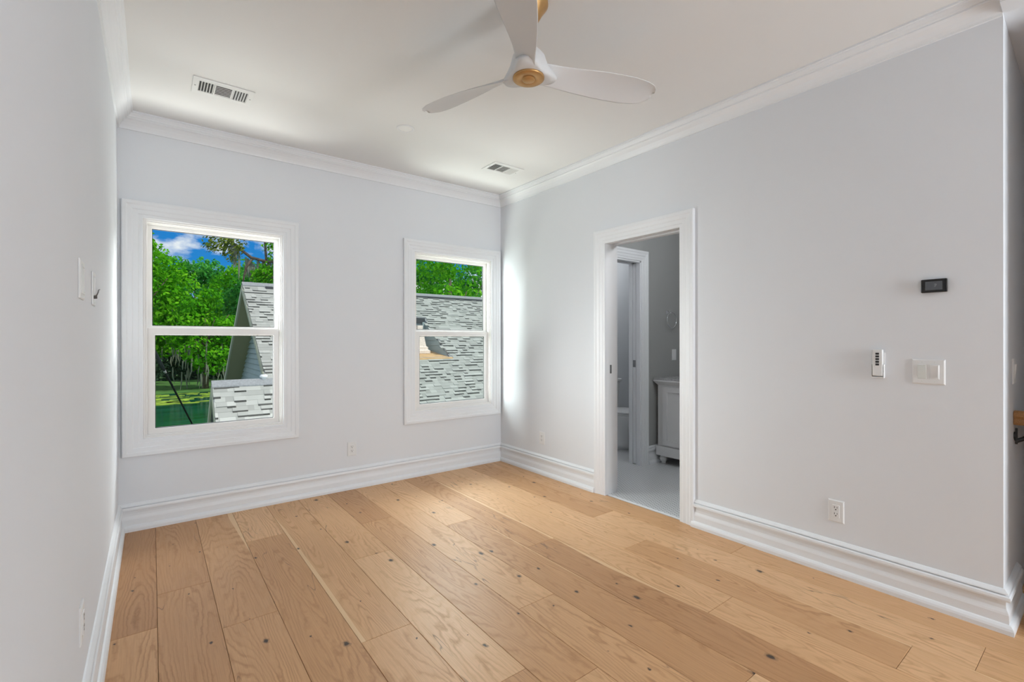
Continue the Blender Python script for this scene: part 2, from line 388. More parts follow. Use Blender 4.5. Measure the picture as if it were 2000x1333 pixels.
def obj(name, bm, m, parent=None, smooth=False, bevel=0.0, seg=2, sub=0, recalc=True):
    if recalc: bmesh.ops.recalc_face_normals(bm, faces=bm.faces)
    me = bpy.data.meshes.new(name); bm.to_mesh(me); bm.free(); me.materials.append(m)
    o = bpy.data.objects.new(name, me); COL.objects.link(o)
    if smooth:
        for p in me.polygons: p.use_smooth = True
    if bevel:
        b = o.modifiers.new('bevel', 'BEVEL'); b.width = bevel; b.segments = seg; b.limit_method = 'ANGLE'; b.angle_limit = math.radians(40)
        b.harden_normals = False
    if sub:
        s = o.modifiers.new('subdivision', 'SUBSURF'); s.levels = sub; s.render_levels = sub
    if parent: o.parent = parent
    return o
def NB(): return bmesh.new()
def tag(o, label, cat, group=None, kind=None):
    o['label'] = label; o['category'] = cat
    if group: o['group'] = group
    if kind: o['kind'] = kind
    return o
def thing(name, label, cat, loc=(0, 0, 0), rz=0.0, group=None):
    o = bpy.data.objects.new(name, None); COL.objects.link(o); o.empty_display_size = 0.1
    o.location = loc; o.rotation_euler = (0, 0, rz)
    return tag(o, label, cat, group)
def struct(name, bm=None, m=None, **k):
    if bm is None:
        o = bpy.data.objects.new(name, None); COL.objects.link(o); o.empty_display_size = 0.1
    else: o = obj(name, bm, m, **k)
    o['kind'] = 'structure'; return o
def copy_thing(o, label, loc, rz=None, group=None):
    c = o.copy(); COL.objects.link(c); c.location = loc; c['label'] = label
    if rz is not None: c.rotation_euler = (0, 0, rz)
    if group: c['group'] = group
    for ch in o.children:
        d = ch.copy(); COL.objects.link(d); d.parent = c
        for g in ch.children:
            e = g.copy(); COL.objects.link(e); e.parent = d
    return c
def facevals(o, name, vals):
    a = o.data.attributes.new(name, 'FLOAT', 'FACE'); a.data.foreach_set('value', vals)

# ------------------------------------------------------------------ shell
WIN = [(0.383, 'window_1'), (2.358, 'window_2')]
WHW, WZ0, WZ1 = 0.43, 0.60, 2.078           # half width of the opening, its sill and head
D0, D1, DZ = 1.888, 2.565, 2.036            # bathroom doorway along Y and its head
HALL0 = -0.20  # near edge of the hall opening, narrowed to keep light off the return wall

bm = NB(); slab(bm, [XL-WT, XR+3.2], [-0.3, ZC+0.3], [(c-WHW, c+WHW, WZ0, WZ1) for c, _ in WIN], lambda u, v, t: (u, YB+t, v), 0.0, WB)
struct('wall_back', bm, M['wall'])
bm = NB(); slab(bm, [Y0-WT, YB+WT], [-0.3, ZC+0.3], [], lambda u, v, t: (XL-t, u, v), 0.0, WT)
struct('wall_left', bm, M['wall'])
bm = NB(); slab(bm, [Y0-WT, YB], [-0.3, ZC], [(D0-0.02, D1+0.02, -0.31, DZ+0.02), (HALL0, YE, -0.31, 2.66)], lambda u, v, t: (XR+t, u, v), 0.0, 0.13)
struct('wall_right', bm, M['wall'])
bm = NB(); slab(bm, [XL-WT, XR+3.2], [-0.3, ZC+0.3], [(a, b, 0.6, 2.2) for a, b in REAR_FILL_GAP], lambda u, v, t: (u, Y0-t, v), 0.0, WT)  # unseen opening added to let the rear fill lamp in
struct('wall_rear', bm, M['wall'])
bm = NB(); bx(bm, XL-WT, XR+3.2, Y0-WT, YB+WT, ZC, ZC+0.15)
struct('ceiling', bm, M['ceil'])
# stair hall on the right
bm = NB(); bx(bm, XR+0.13, HX, YE, YE+0.10, -1.9, ZC)
struct('wall_hall', bm, M['wall'])
bm = NB(); bx(bm, HX, HX+0.1, HALL0-0.1, YE+0.1, -1.9, ZC); bx(bm, XR+0.13, HX, HALL0-0.1, HALL0, -1.9, ZC)
struct('wall_stair', bm, M['wall'])
bm = NB(); hexa(bm, [(2.83, HALL0, 2.672), (HX, HALL0, 2.425), (HX, YE, 2.425), (2.83, YE, 2.672), (2.83, HALL0, ZC), (HX, HALL0, ZC), (HX, YE, ZC), (2.83, YE, ZC)])
struct('trim_3', bm, M['wall'])

# floor boards: seams and butt joints where the photograph shows them
random.seed(7)
PW, PX0 = 0.2235, -0.2065
JOINTS = {0: [2.584], 1: [2.91], 2: [2.40], 3: [3.335], 4: [1.932], 5: [2.69, 1.40], 6: [3.187], 7: [1.728], 8: [2.803], 9: [2.213], 10: [1.175], 11: [2.73, 1.84, 0.538], 12: [2.303], 13: [1.42]}
TONES = {(0,0): .02, (0,1): .40, (1,0): .14, (1,1): .22, (2,0): .38, (2,1): .42, (3,0): .80, (3,1): .30, (4,0): .55, (4,1): .62, (5,1): .85, (6,1): .35, (7,0): .60, (8,0): .70, (8,1): .25, (9,1): .08, (9,0): .25, (10,0): .70, (11,1): .80}
bm = NB(); uvl = bm.loops.layers.uv.new('plank'); prl = bm.faces.layers.float_vector.new('pr')
G = 0.0007; CHF = 0.0012
def plank(x0, x1, y0, y1, z, r):
    h = 0.012
    o_ = [(x0+G, y0+G), (x1-G, y0+G), (x1-G, y1-G), (x0+G, y1-G)]; i_ = [(x0+G+CHF, y0+G+CHF), (x1-G-CHF, y0+G+CHF), (x1-G-CHF, y1-G-CHF), (x0+G+CHF, y1-G-CHF)]
    T = [bm.verts.new((*p, z)) for p in i_]; Bv = [bm.verts.new((*p, z-CHF)) for p in o_]; D = [bm.verts.new((*p, z-h)) for p in o_]
    fs = [bm.faces.new(T)]
    for k in range(4):
        fs.append(bm.faces.new((Bv[k], Bv[(k+1) % 4], T[(k+1) % 4], T[k]))); fs.append(bm.faces.new((D[k], D[(k+1) % 4], Bv[(k+1) % 4], Bv[k])))
    fl = r[3] > 0.5
    for f in fs:
        f[prl] = Vector(r[:3])
        for lp in f.loops: lp[uvl].uv = ((x1-lp.vert.co.x) if fl else (lp.vert.co.x-x0), lp.vert.co.y-y0)
for k in range(-1, 19):
    x0 = PX0+k*PW; x1 = x0+PW
    js = JOINTS.get(k, [])
    top = YB-0.005
    if x0 > XR-0.05: top = YE+0.0
    lo = Y0 if x0 < XR-0.05 else HALL0
    xx0, xx1 = max(x0, XL), x1
    if x0 > 3.70: continue
    if x1 > 3.75: xx1 = 3.75
    ys = sorted([j for j in js if j < top-0.1]); y = (ys[0] if ys else random.uniform(0.3, 1.5)) - 1.95
    while y > lo+0.3: ys.insert(0, y); y -= random.uniform(1.7, 2.1)
    ys = [lo]+ys+[top]
    nb = len(ys)-1
    for i in range(nb):
        idx = nb-1-i
        r = [random.random(), random.random(), random.random(), random.random()]
        if (k, idx) in TONES: r[0] = TONES[(k, idx)]
        # the board row against the right wall reaches under it and through to the hall
        plank(xx0, xx1, ys[i], ys[i+1], 0.0, r)
fl = struct('floor', bm, M['oak'])
bm = NB(); bx(bm, XL, XR+0.02, Y0, YB, -0.05, -0.0045); bx(bm, XR+0.02, 3.75, HALL0, YE, -0.05, -0.0045)
struct('floor_underlay', bm, M['subfloor'])
bm = NB(); bx(bm, XR+0.02, XR+3.2, YE+0.1, YB, -0.05, 0.004)
struct('floor_bathroom', bm, M['tile'])
bm = NB(); bx(bm, XR+0.018, XR+0.034, D0, D1, -0.02, 0.006)
struct('trim_4', bm, M['trim'], bevel=0.002)
# stairs going down behind the hall edge
bm = NB()
for k in range(5):
    bx(bm, 3.75+0.26*k, 3.75+0.26*(k+1)+0.02, HALL0, YE, -0.19*(k+1)-0.03, -0.19*(k+1)); bx(bm, 3.75+0.26*k, 3.75+0.26*k+0.02, HALL0, YE, -0.19*(k+1)-0.03, -0.19*k-0.03)
struct('floor_stair', bm, M['rail'])

# baseboards
BASE = [(0.0, 0.0), (0.036, 0.0), (0.036, 0.018), (0.033, 0.028), (0.026, 0.037), (0.0195, 0.040), (0.0185, 0.076), (0.0165, 0.084), (0.0105, 0.098), (0.0085, 0.112), (0.0085, 0.128), (0.0105, 0.132), (0.0235, 0.1345), (0.0245, 0.142), (0.023, 0.152), (0.019, 0.1565), (0.0095, 0.158), (0.0095, 0.1615), (0.0175, 0.163), (0.0155, 0.168), (0.005, 0.180), (0.0, 0.182)]
PATH = [(XL, Y0), (XL, YB), (XR, YB), (XR, YE), (XR+0.40, YE)]
fm = lambda u, v, h: (u, v, h)
def base_obj(name, path, only): 
    bm = NB(); sweep(bm, path, BASE, fm, 1, False, only); return struct(name, bm, M['trim'])
base_obj('baseboard_left', PATH, [0]); base_obj('baseboard_back', PATH, [1])
DC0, DC1 = 1.790, 2.675                      # outer edges of the door casing
bm = NB(); sweep(bm, [(XL, YB), (XR, YB), (XR, DC1)], BASE, fm, 1, False, [1]); sweep(bm, [(XR, DC0), (XR, YE), (XR+0.4, YE)], BASE, fm, 1, False, [0])
struct('baseboard_right', bm, M['trim'])
base_obj('baseboard_hall', PATH[2:], [1])

# crown moulding: (distance from the wall, distance below the ceiling)
CROWN = [(0.0, 0.0), (0.0, -0.104), (0.010, -0.104), (0.012, -0.094), (0.016, -0.084), (0.026, -0.066), (0.040, -0.051), (0.052, -0.043), (0.052, -0.036), (0.058, -0.034), (0.062, -0.026), (0.070, -0.016), (0.071, -0.011), (0.081, -0.009), (0.081, 0.0)]
CR = [(a, ZC+b) for a, b in CROWN]
for i, nm in ((0, 'trim_1'), (1, 'trim_2'), (2, 'trim_5')):
    bm = NB(); sweep(bm, PATH[:4], CR, fm, 1, False, [i]); struct(nm, bm, M['trim'])

# window and door casing: (distance out from the opening, thickness)
CAS = [(0.0, 0.0), (0.0, 0.011), (0.003, 0.013), (0.022, 0.013), (0.026, 0.016), (0.052, 0.0165), (0.057, 0.020), (0.080, 0.0215), (0.088, 0.0255), (0.106, 0.0255), (0.111, 0.022), (0.111, 0.0)]

# ------------------------------------------------------------------ windows
def ring(bm, u0, u1, v0, v1, wl, wr, wb, wt, y0, y1):
    """a rectangular frame of four mitred-looking members between depths y0 and y1"""
    slab(bm, [u0, u1], [v0, v1], [(u0+wl, u1-wr, v0+wb, v1-wt)], lambda u, v, t: (u, t, v), y0, y1)
def make_window(cx, name, gm):
    w = struct(name); w.location = (cx, YB, 0)
    bm = NB(); H = WHW
    sweep(bm, [(-H, WZ0), (H, WZ0), (H, WZ1), (-H, WZ1)], CAS, lambda u, v, h: (u, -h, v), 1, True)
    obj('casing', bm, M['trim'], w)
    bm = NB(); ring(bm, -H, H, WZ0, WZ1, 0.012, 0.012, 0.012, 0.012, -0.004, 0.0935)      # liner
    ring(bm, -H+0.012, H-0.012, WZ0+0.012, WZ1-0.012, 0.010, 0.010, 0.010, 0.010, 0.006, 0.019)   # inner stop
    ring(bm, -H+0.012, H-0.012, WZ0+0.012, WZ1-0.012, 0.006, 0.006, 0.010, 0.014, 0.052, 0.060)
    obj('window_frame', bm, M['vinyl'], w, bevel=0.0015)
    # lower sash, the one nearer the room
    bm = NB(); ring(bm, -0.409, 0.409, WZ0+0.012, 1.345, 0.042, 0.042, 0.046, 0.048, 0.022, 0.050)
    lo = obj('lower_sash', bm, M['vinyl'], w, bevel=0.004)
    bm = NB(); ring(bm, -0.367, 0.367, WZ0+0.058, 1.297, 0.004, 0.004, 0.004, 0.004, 0.030, 0.044); obj('gasket', bm, M['gasket'], lo)
    bm = NB(); bx(bm, -0.368, 0.368, 0.035, 0.039, WZ0+0.057, 1.298); obj('glass_pane', bm, gm, lo)
    bm = NB(); ring(bm, -0.416, 0.416, 1.300, WZ1-0.014, 0.034, 0.034, 0.060, 0.036, 0.061, 0.089)
    up = obj('upper_sash', bm, M['vinyl'], w, bevel=0.004)
    bm = NB(); ring(bm, -0.382, 0.382, 1.360, WZ1-0.050, 0.004, 0.004, 0.004, 0.004, 0.069, 0.083); obj('gasket', bm, M['gasket'], up)
    bm = NB(); bx(bm, -0.383, 0.383, 0.074, 0.078, 1.359, WZ1-0.049); obj('glass_pane', bm, gm, up)
    return w
make_window(WIN[0][0], 'window_1', M['glass'])
make_window(WIN[1][0], 'window_2', M['glass_g'])

# ------------------------------------------------------------------ bathroom doorway
d = struct('door_1'); d.location = (XR, 0, 0)
bm = NB(); sweep(bm, [(D0, 0.0), (D0, DZ), (D1, DZ), (D1, 0.0)], CAS, lambda u, v, h: (-h, u, v), -1, False)
obj('casing', bm, M['trim'], d)
bm = NB(); bx(bm, -0.004, 0.134, D1, D1+0.02, 0.0, DZ+0.02); obj('jamb', bm, M['trim'], d, bevel=0.002)
bm = NB(); bx(bm, -0.004, 0.044, D0-0.02, D0, 0.0, DZ+0.02); bx(bm, 0.088, 0.134, D0-0.02, D0, 0.0, DZ+0.02); obj('jamb', bm, M['trim'], d, bevel=0.002)
bm = NB(); bx(bm, -0.004, 0.044, D0, D1, DZ, DZ+0.02); bx(bm, 0.088, 0.134, D0, D1, DZ, DZ+0.02); bx(bm, 0.044, 0.088, D0, D1, DZ+0.012, DZ+0.02); obj('head_jamb', bm, M['trim'], d, bevel=0.002)
bm = NB(); bx(bm, 0.047, 0.068, D1-0.003, D1, 0.985, 1.055); o = obj('strike_plate', bm, M['nickel'], d, bevel=0.002); o['label'] = 'dark metal strike plate'
# casing on the bathroom side
bm = NB(); sweep(bm, [(D0, 0.0), (D0, DZ), (D1, DZ), (D1, 0.0)], CAS, lambda u, v, h: (0.13+h, u, v), -1, False); obj('casing', bm, M['trim'], d)

# ------------------------------------------------------------------ bathroom
BY, BT = 2.958, 0.13                           # wall with the inner doorway, its thickness
IX0, IX1, IZ = 3.20, 3.878, 2.045
BX1, BYN = 4.66, 1.35
bm = NB(); slab(bm, [XR+0.13, 5.6], [0.0, ZC], [(IX0, IX1, 0.0, IZ)], lambda u, v, t: (u, BY+t, v), 0.0, BT)
struct('wall_bathroom', bm, M['greywall'])
bm = NB(); bx(bm, BX1, BX1+0.1, BYN-0.1, BY, 0.0, ZC); struct('wall_vanity', bm, M['greywall'])
bm = NB(); bx(bm, XR+0.13, BX1+0.1, BYN-0.1, BYN, 0.0, ZC); struct('wall_shower', bm, M['greywall'])
bm = NB(); bx(bm, 5.5, 5.6, BY+BT, YB, 0.0, ZC); struct('wall_toilet', bm, M['wall'])
bm = NB(); sweep(bm, [(IX1+0.102, BY), (BX1, BY), (BX1, BYN)], BASE, fm, 1, False, [0])
struct('baseboard_bathroom', bm, M['trim'])
d2 = struct('door_2'); d2.location = (0, BY, 0)
bm = NB(); sweep(bm, [(IX0, 0.0), (IX0, IZ), (IX1, IZ), (IX1, 0.0)], [(a*0.92, b) for a, b in CAS], lambda u, v, h: (u, -h, v), -1, False); obj('casing', bm, M['trim'], d2)
bm = NB(); bx(bm, IX1-0.016, IX1+0.004, -0.004, 0.044, 0, IZ); bx(bm, IX1-0.016, IX1+0.004, 0.090, 0.134, 0, IZ); obj('jamb', bm, M['trim'], d2, bevel=0.002)
bm = NB(); bx(bm, IX0-0.004, IX0+0.016, -0.004, 0.134, 0, IZ); obj('jamb', bm, M['trim'], d2, bevel=0.002)
bm = NB(); bx(bm, IX0, IX1, -0.004, 0.044, IZ-0.016, IZ+0.004); bx(bm, IX0, IX1, 0.090, 0.134, IZ-0.016, IZ+0.004); obj('head_jamb', bm, M['trim'], d2, bevel=0.002)
bm = NB(); bx(bm, IX1-0.012, IX1+0.5, 0.050, 0.085, 0.012, IZ-0.02); dp = obj('door_panel', bm, M['trim'], d2, bevel=0.002)
bm = NB(); bx(bm, IX1-0.0145, IX1-0.012, 0.052, 0.083, 0.985, 1.055); o = obj('edge_pull', bm, M['nickel'], dp); o['label'] = 'dark metal edge pull'

# vanity
VX, VY1, VZ = 4.10, 2.915, 0.865
v = thing('vanity_cabinet', 'pale grey bathroom vanity with a panelled door and turned bun feet', 'vanity', (VX, VY1, 0))
bm = NB(); bx(bm, 0.0, 0.545, -0.95, 0.0, 0.185, 0.80); obj('carcass', bm, M['vanity'], v, bevel=0.003)
for k in range(2):
    a = -0.065-0.43*k; b_ = a-0.39
    bm = NB(); slab(bm, [b_, a], [0.20, 0.785], [(b_+0.05, a-0.05, 0.25, 0.735)], lambda u, w_, t: (t, u, w_), -0.016, 0.0); bx(bm, -0.004, 0.0, b_+0.045, a-0.045, 0.245, 0.74)
    dr = obj('door', bm, M['vanity'], v, bevel=0.003)
    bm = NB(); lathe(bm, [(0.004, -0.016), (0.005, -0.028), (0.013, -0.034), (0.014, -0.042), (0.007, -0.047)], 16, (0, b_+0.025 if k == 0 else a-0.025, 0.62), 'x'); obj('knob', bm, M['nickel'], dr, smooth=True)
bm = NB(); prism(bm, [(0.015, 0.185), (0.015, 0.172), (0.012, 0.165), (0.012, 0.088), (-0.95, 0.088), (-0.95, 0.185)], 0, -0.018, 0.545); obj('plinth', bm, M['vanity'], v, bevel=0.004)
bm = NB(); loft(bm, [[(-0.0, 0.0, 0.80), (0.545, 0.0, 0.80), (0.545, -0.95, 0.80), (-0.0, -0.95, 0.80)], [(-0.012, 0.012, 0.815), (0.545, 0.012, 0.815), (0.545, -0.96, 0.815), (-0.012, -0.96, 0.815)], [(-0.035, 0.030, 0.840), (0.545, 0.030, 0.840), (0.545, -0.98, 0.840), (-0.035, -0.98, 0.840)], [(-0.035, 0.030, 0.852), (0.545, 0.030, 0.852), (0.545, -0.98, 0.852), (-0.035, -0.98, 0.852)]])
obj('cornice', bm, M['vanity'], v)
bm = NB(); bx(bm, -0.02, 0.555, -0.97, 0.035, 0.852, 0.872); obj('countertop', bm, M['counter'], v, bevel=0.003)
for fx, fy in ((0.04, -0.04), (0.04, -0.91), (0.50, -0.04), (0.50, -0.91)):
    bm = NB(); lathe(bm, [(0.020, 0.004), (0.024, 0.012), (0.022, 0.020), (0.034, 0.034), (0.041, 0.052), (0.036, 0.070), (0.022, 0.080), (0.026, 0.088)], 20, (fx, fy, 0)); obj('foot', bm, M['vanity'], v, smooth=True)

# toilet, facing the doorway
t = thing('toilet', 'white toilet seen past the inner bathroom doorway', 'toilet', (4.36, 3.86, 0.004))
def oval(cx, cy, a, bf, bb, z, n=28):
    r = []
    for i in range(n):
        th = 2*PI*i/n; c, s = math.cos(th), math.sin(th); r.append((cx+a*c, cy+(bb*s if s > 0 else bf*s), z))
    return r
bm = NB(); loft(bm, [oval(0, -0.22, 0.125, 0.20, 0.22, 0.0), oval(0, -0.22, 0.118, 0.20, 0.22, 0.06), oval(0, -0.22, 0.115, 0.19, 0.21, 0.16), oval(0, -0.23, 0.135, 0.23, 0.2, 0.24), oval(0, -0.30, 0.170, 0.26, 0.25, 0.33), oval(0, -0.30, 0.185, 0.27, 0.26, 0.385), oval(0, -0.30, 0.185, 0.27, 0.26, 0.40)])
obj('bowl', bm, M['porcelain'], t, smooth=True)
bm = NB(); loft(bm, [oval(0, -0.30, 0.188, 0.275, 0.22, 0.403), oval(0, -0.30, 0.192, 0.28, 0.22, 0.410), oval(0, -0.30, 0.188, 0.275, 0.22, 0.420)]); obj('seat', bm, M['plastic'], t, smooth=True)
bm = NB(); loft(bm, [oval(0, -0.30, 0.186, 0.275, 0.22, 0.424), oval(0, -0.30, 0.190, 0.278, 0.22, 0.432), oval(0, -0.30, 0.180, 0.265, 0.21, 0.446)]); obj('lid', bm, M['plastic'], t, smooth=True)
bm = NB(); loft(bm, [[(-0.17, -0.05, 0.38), (0.17, -0.05, 0.38), (0.17, 0.13, 0.38), (-0.17, 0.13, 0.38)], [(-0.225, -0.07, 0.745), (0.225, -0.07, 0.745), (0.225, 0.13, 0.745), (-0.225, 0.13, 0.745)]]); obj('tank', bm, M['porcelain'], t, bevel=0.02, seg=3)
bm = NB(); bx(bm, -0.235, 0.235, -0.08, 0.14, 0.747, 0.785); obj('tank_lid', bm, M['porcelain'], t, bevel=0.012, seg=3)
bm = NB(); tube(bm, [(-0.14, -0.075, 0.69), (-0.14, -0.095, 0.69), (-0.09, -0.10, 0.685)], 0.007); obj('flush_lever', bm, M['chrome'], t, smooth=True)

# towel ring and switch on the bathroom wall
t = thing('towel_ring', 'chrome towel ring on the bathroom wall above the vanity', 'towel ring', (4.325, BY, 1.545))
bm = NB(); bx(bm, -0.022, 0.022, -0.010, 0.0, -0.022, 0.022); bx(bm, -0.010, 0.010, -0.050, -0.010, -0.010, 0.010); obj('mount', bm, M['chrome'], t, bevel=0.003)
bm = NB(); tube(bm, [(0.02+0.082*math.sin(2*PI*i/36), -0.042, -0.078+0.082*math.cos(2*PI*i/36)) for i in range(37)], 0.005, 8); obj('ring', bm, M['chrome'], t, smooth=True)

# ------------------------------------------------------------------ wall plates (local: x right, -y out of the wall, z up)
def plate(bm, w, h, th=0.006):
    loft(bm, [[(-w/2, 0, -h/2), (w/2, 0, -h/2), (w/2, 0, h/2), (-w/2, 0, h/2)], [(-w/2, -th*0.5, -h/2), (w/2, -th*0.5, -h/2), (w/2, -th*0.5, h/2), (-w/2, -th*0.5, h/2)], [(-w/2+0.005, -th, -h/2+0.005), (w/2-0.005, -th, -h/2+0.005), (w/2-0.005, -th, h/2-0.005), (-w/2+0.005, -th, h/2-0.005)]])
def make_outlet(label, loc, rz):
    t = thing('wall_outlet', label, 'outlet', loc, rz, 'white electrical outlets')
    bm = NB(); plate(bm, 0.074, 0.118); obj('cover_plate', bm, M['plastic'], t)
    bm = NB(); bx(bm, -0.0165, 0.0165, -0.0085, -0.005, -0.0335, 0.0335); rc = obj('receptacle', bm, M['plastic'], t, bevel=0.001)
    for s in (-0.0165, 0.0165):
        bm = NB(); bx(bm, -0.0075, -0.0050, -0.0090, -0.0080, s+0.000, s+0.009); obj('slot', bm, M['slot'], rc)
        bm = NB(); bx(bm, 0.0050, 0.0075, -0.0090, -0.0080, s+0.001, s+0.008); obj('slot', bm, M['slot'], rc)
        bm = NB(); lathe(bm, [(0.0032, -0.0090), (0.0032, -0.0080)], 10, (0, 0, s-0.007), 'y'); obj('ground_slot', bm, M['slot'], rc)
    for s in (-0.042, 0.042):
        bm = NB(); lathe(bm, [(0.003, -0.0067), (0.003, -0.0055)], 10, (0, 0, s), 'y'); obj('screw', bm, M['almond'], t)
    return t
RB, RR, RL = 0.0, -PI/2, PI/2
o0 = make_outlet('white electrical outlet low on the window wall, between the two windows', (1.348, YB, 0.337), RB)
copy_thing(o0, 'white electrical outlet near the far room corner, left of the bathroom doorway', (XR, 3.348, 0.337), RR)
copy_thing(o0, 'white electrical outlet on the right wall, below the wall switches', (XR, 0.951, 0.337), RR)
copy_thing(o0, 'white electrical outlet low on the left wall by the camera', (XL, 1.965, 0.385), RL)

t = thing('light_switch', 'white two-gang rocker switch on the right wall, below the thermostat', 'light switch', (XR, 0.573, 1.104), RR)
bm = NB(); plate(bm, 0.120, 0.118); obj('cover_plate', bm, M['plastic'], t)
for s, mm in ((-0.023, 'almond'), (0.023, 'plastic')):
    bm = NB(); loft(bm, [[(s-0.0165, -0.005, -0.0335), (s+0.0165, -0.005, -0.0335), (s+0.0165, -0.005, 0.0335), (s-0.0165, -0.005, 0.0335)], [(s-0.0155, -0.0075, -0.0325), (s+0.0155, -0.0075, -0.0325), (s+0.0155, -0.0105, 0.0325), (s-0.0155, -0.0105, 0.0325)]])
    rk = obj('rocker', bm, M[mm], t); 
    if s > 0:
        bm = NB(); bx(bm, s+0.0095, s+0.0145, -0.0125, -0.0088, -0.030, 0.030); obj('dimmer_slider', bm, M['plastic'], rk, bevel=0.001)
for s in (-0.023, 0.023):
    for z in (-0.045, 0.045):
        bm = NB(); lathe(bm, [(0.003, -0.0067), (0.003, -0.0055)], 10, (s, 0, z), 'y'); obj('screw', bm, M['almond'], t)

t = thing('light_switch', 'white single switch around the corner, above the handrail', 'light switch', (3.205, YE, 1.108), RB)
bm = NB(); plate(bm, 0.074, 0.118); obj('cover_plate', bm, M['plastic'], t)
bm = NB(); loft(bm, [[(-0.0165, -0.005, -0.0335), (0.0165, -0.005, -0.0335), (0.0165, -0.005, 0.0335), (-0.0165, -0.005, 0.0335)], [(-0.0155, -0.0075, -0.0325), (0.0155, -0.0075, -0.0325), (0.0155, -0.0125, 0.0325), (-0.0155, -0.0125, 0.0325)]]); obj('rocker', bm, M['plastic'], t)

t = thing('light_switch', 'white switch plate on the bathroom wall beneath the towel ring', 'light switch', (4.446, BY, 1.10), RB)
bm = NB(); plate(bm, 0.074, 0.118); obj('cover_plate', bm, M['plastic'], t)
bm = NB(); bx(bm, -0.0165, 0.0165, -0.009, -0.005, -0.0335, 0.0335); obj('rocker', bm, M['plastic'], t, bevel=0.001)

t = thing('thermostat', 'black rectangular thermostat with a grey screen on the right wall', 'thermostat', (XR, 0.551, 1.508), RR)
bm = NB(); bx(bm, -0.046, 0.046, -0.020, 0.0, -0.031, 0.031); obj('housing', bm, M['black'], t, bevel=0.003)
bm = NB(); bx(bm, -0.030, 0.031, -0.0212, -0.0200, -0.020, 0.020); sc_ = obj('screen', bm, M['screen'], t); sc_['label'] = 'grey display screen'
bm = NB()
prism(bm, [(0.002, 0.006), (0.002, 0.008), (0.010, 0.008), (0.010, 0.000), (0.006, 0.000), (0.006, -0.006), (0.004, -0.006), (0.004, 0.002), (0.008, 0.002), (0.008, 0.006)], 1, -0.0216, -0.0212)
obj('screen_icon', bm, M['icon'], sc_)

t = thing('remote_cradle', 'white wall cradle behind the fan remote, left of the switches', 'remote holder', (XR, 0.765, 1.132), RR)
bm = NB(); bx(bm, -0.026, 0.026, -0.004, 0.0, -0.064, 0.060); bx(bm, -0.026, 0.026, -0.020, -0.004, -0.068, -0.062); bx(bm, -0.026, -0.0235, -0.020, -0.004, -0.064, 0.0); bx(bm, 0.0235, 0.026, -0.020, -0.004, -0.064, 0.0); obj('holder_body', bm, M['plastic'], t, bevel=0.001)
t = thing('remote_control', 'slim white remote with a column of dark buttons in its wall cradle', 'remote', (XR, 0.765, 1.135), RR)
bm = NB(); bx(bm, -0.021, 0.021, -0.024, -0.0045, -0.0605, 0.072); obj('remote_body', bm, M['plastic'], t, bevel=0.003)
for k in range(5):
    bm = NB(); bx(bm, -0.0075, 0.0075, -0.0255, -0.0238, 0.046-0.0135*k, 0.056-0.0135*k); obj('button', bm, M['slot'], t, bevel=0.001)

t = thing('blank_plate', 'white blank cover plate high on the left wall, nearer the camera', 'wall plate', (XL, 1.985, 1.447), RL)
bm = NB(); plate(bm, 0.118, 0.122, 0.006); obj('cover_plate', bm, M['plastic'], t, bevel=0.003, seg=3)
bm = NB(); slab(bm, [-0.040, 0.040], [-0.045, 0.045], [(-0.034, 0.034, -0.039, 0.039)], lambda u, v_, t_: (u, -t_, v_), 0.005, 0.0075); obj('raised_rim', bm, M['plastic'], t)
t = thing('cable_bracket', 'white low-voltage bracket with a short loose wire on the left wall', 'wall bracket', (XL, 2.37, 1.452), RL)
bm = NB(); slab(bm, [-0.05, 0.05], [-0.062, 0.062], [(-0.032, 0.032, -0.046, 0.046)], lambda u, v_, t_: (u, -t_, v_), 0.0, 0.005); obj('bracket_frame', bm, M['plastic'], t, bevel=0.003)
bm = NB(); bx(bm, -0.032, 0.032, -0.002, 0.0, -0.046, 0.046); obj('back_opening', bm, M['almond'], t)
bm = NB(); tube(bm, [(0.010, -0.002, -0.030), (0.020, -0.010, -0.022), (0.05, -0.012, -0.008), (0.10, -0.010, 0.004), (0.16, -0.009, 0.012)], 0.0022, 8); lathe(bm, [(0.006, -0.012), (0.007, -0.004), (0.005, 0.0)], 10, (0.010, 0, -0.030), 'y'); o = obj('wire', bm, M['copper'], t, smooth=True); o['label'] = 'short dark wire end'

# handrail
t = thing('handrail', 'wooden stair handrail on a black bracket around the corner', 'handrail', (3.19, YE, 0.89))
def rail_ring(p, d):
    d = Vector(d).normalized(); s = Vector((0, 0, 1)).cross(d).normalized() if abs(d.z) < 0.99 else Vector((0, 1, 0)); u = d.cross(s)
    return [tuple(Vector(p)+s*a*0.026+u*b*0.033) for a, b in ((-0.8, -1), (0.8, -1), (1, -0.7), (0.8, -0.15), (1, 0.2), (0.95, 0.7), (0.55, 1), (-0.55, 1), (-0.95, 0.7), (-1, 0.2), (-0.8, -0.15), (-1, -0.7))]
bm = NB(); dn = (1, 0, -0.42)
loft(bm, [rail_ring((0.030, -0.001, 0.0), (0, -1, 0)), rail_ring((0.030, -0.035, 0.0), (0, -1, 0)), rail_ring((0.045, -0.060, -0.004), (0.7, -0.7, -0.2)), rail_ring((0.075, -0.068, -0.015), (1, -0.2, -0.35)), rail_ring((0.20, -0.068, -0.065), dn), rail_ring((1.20, -0.068, -0.485), dn)]); obj('rail', bm, M['rail'], t, bevel=0.002)
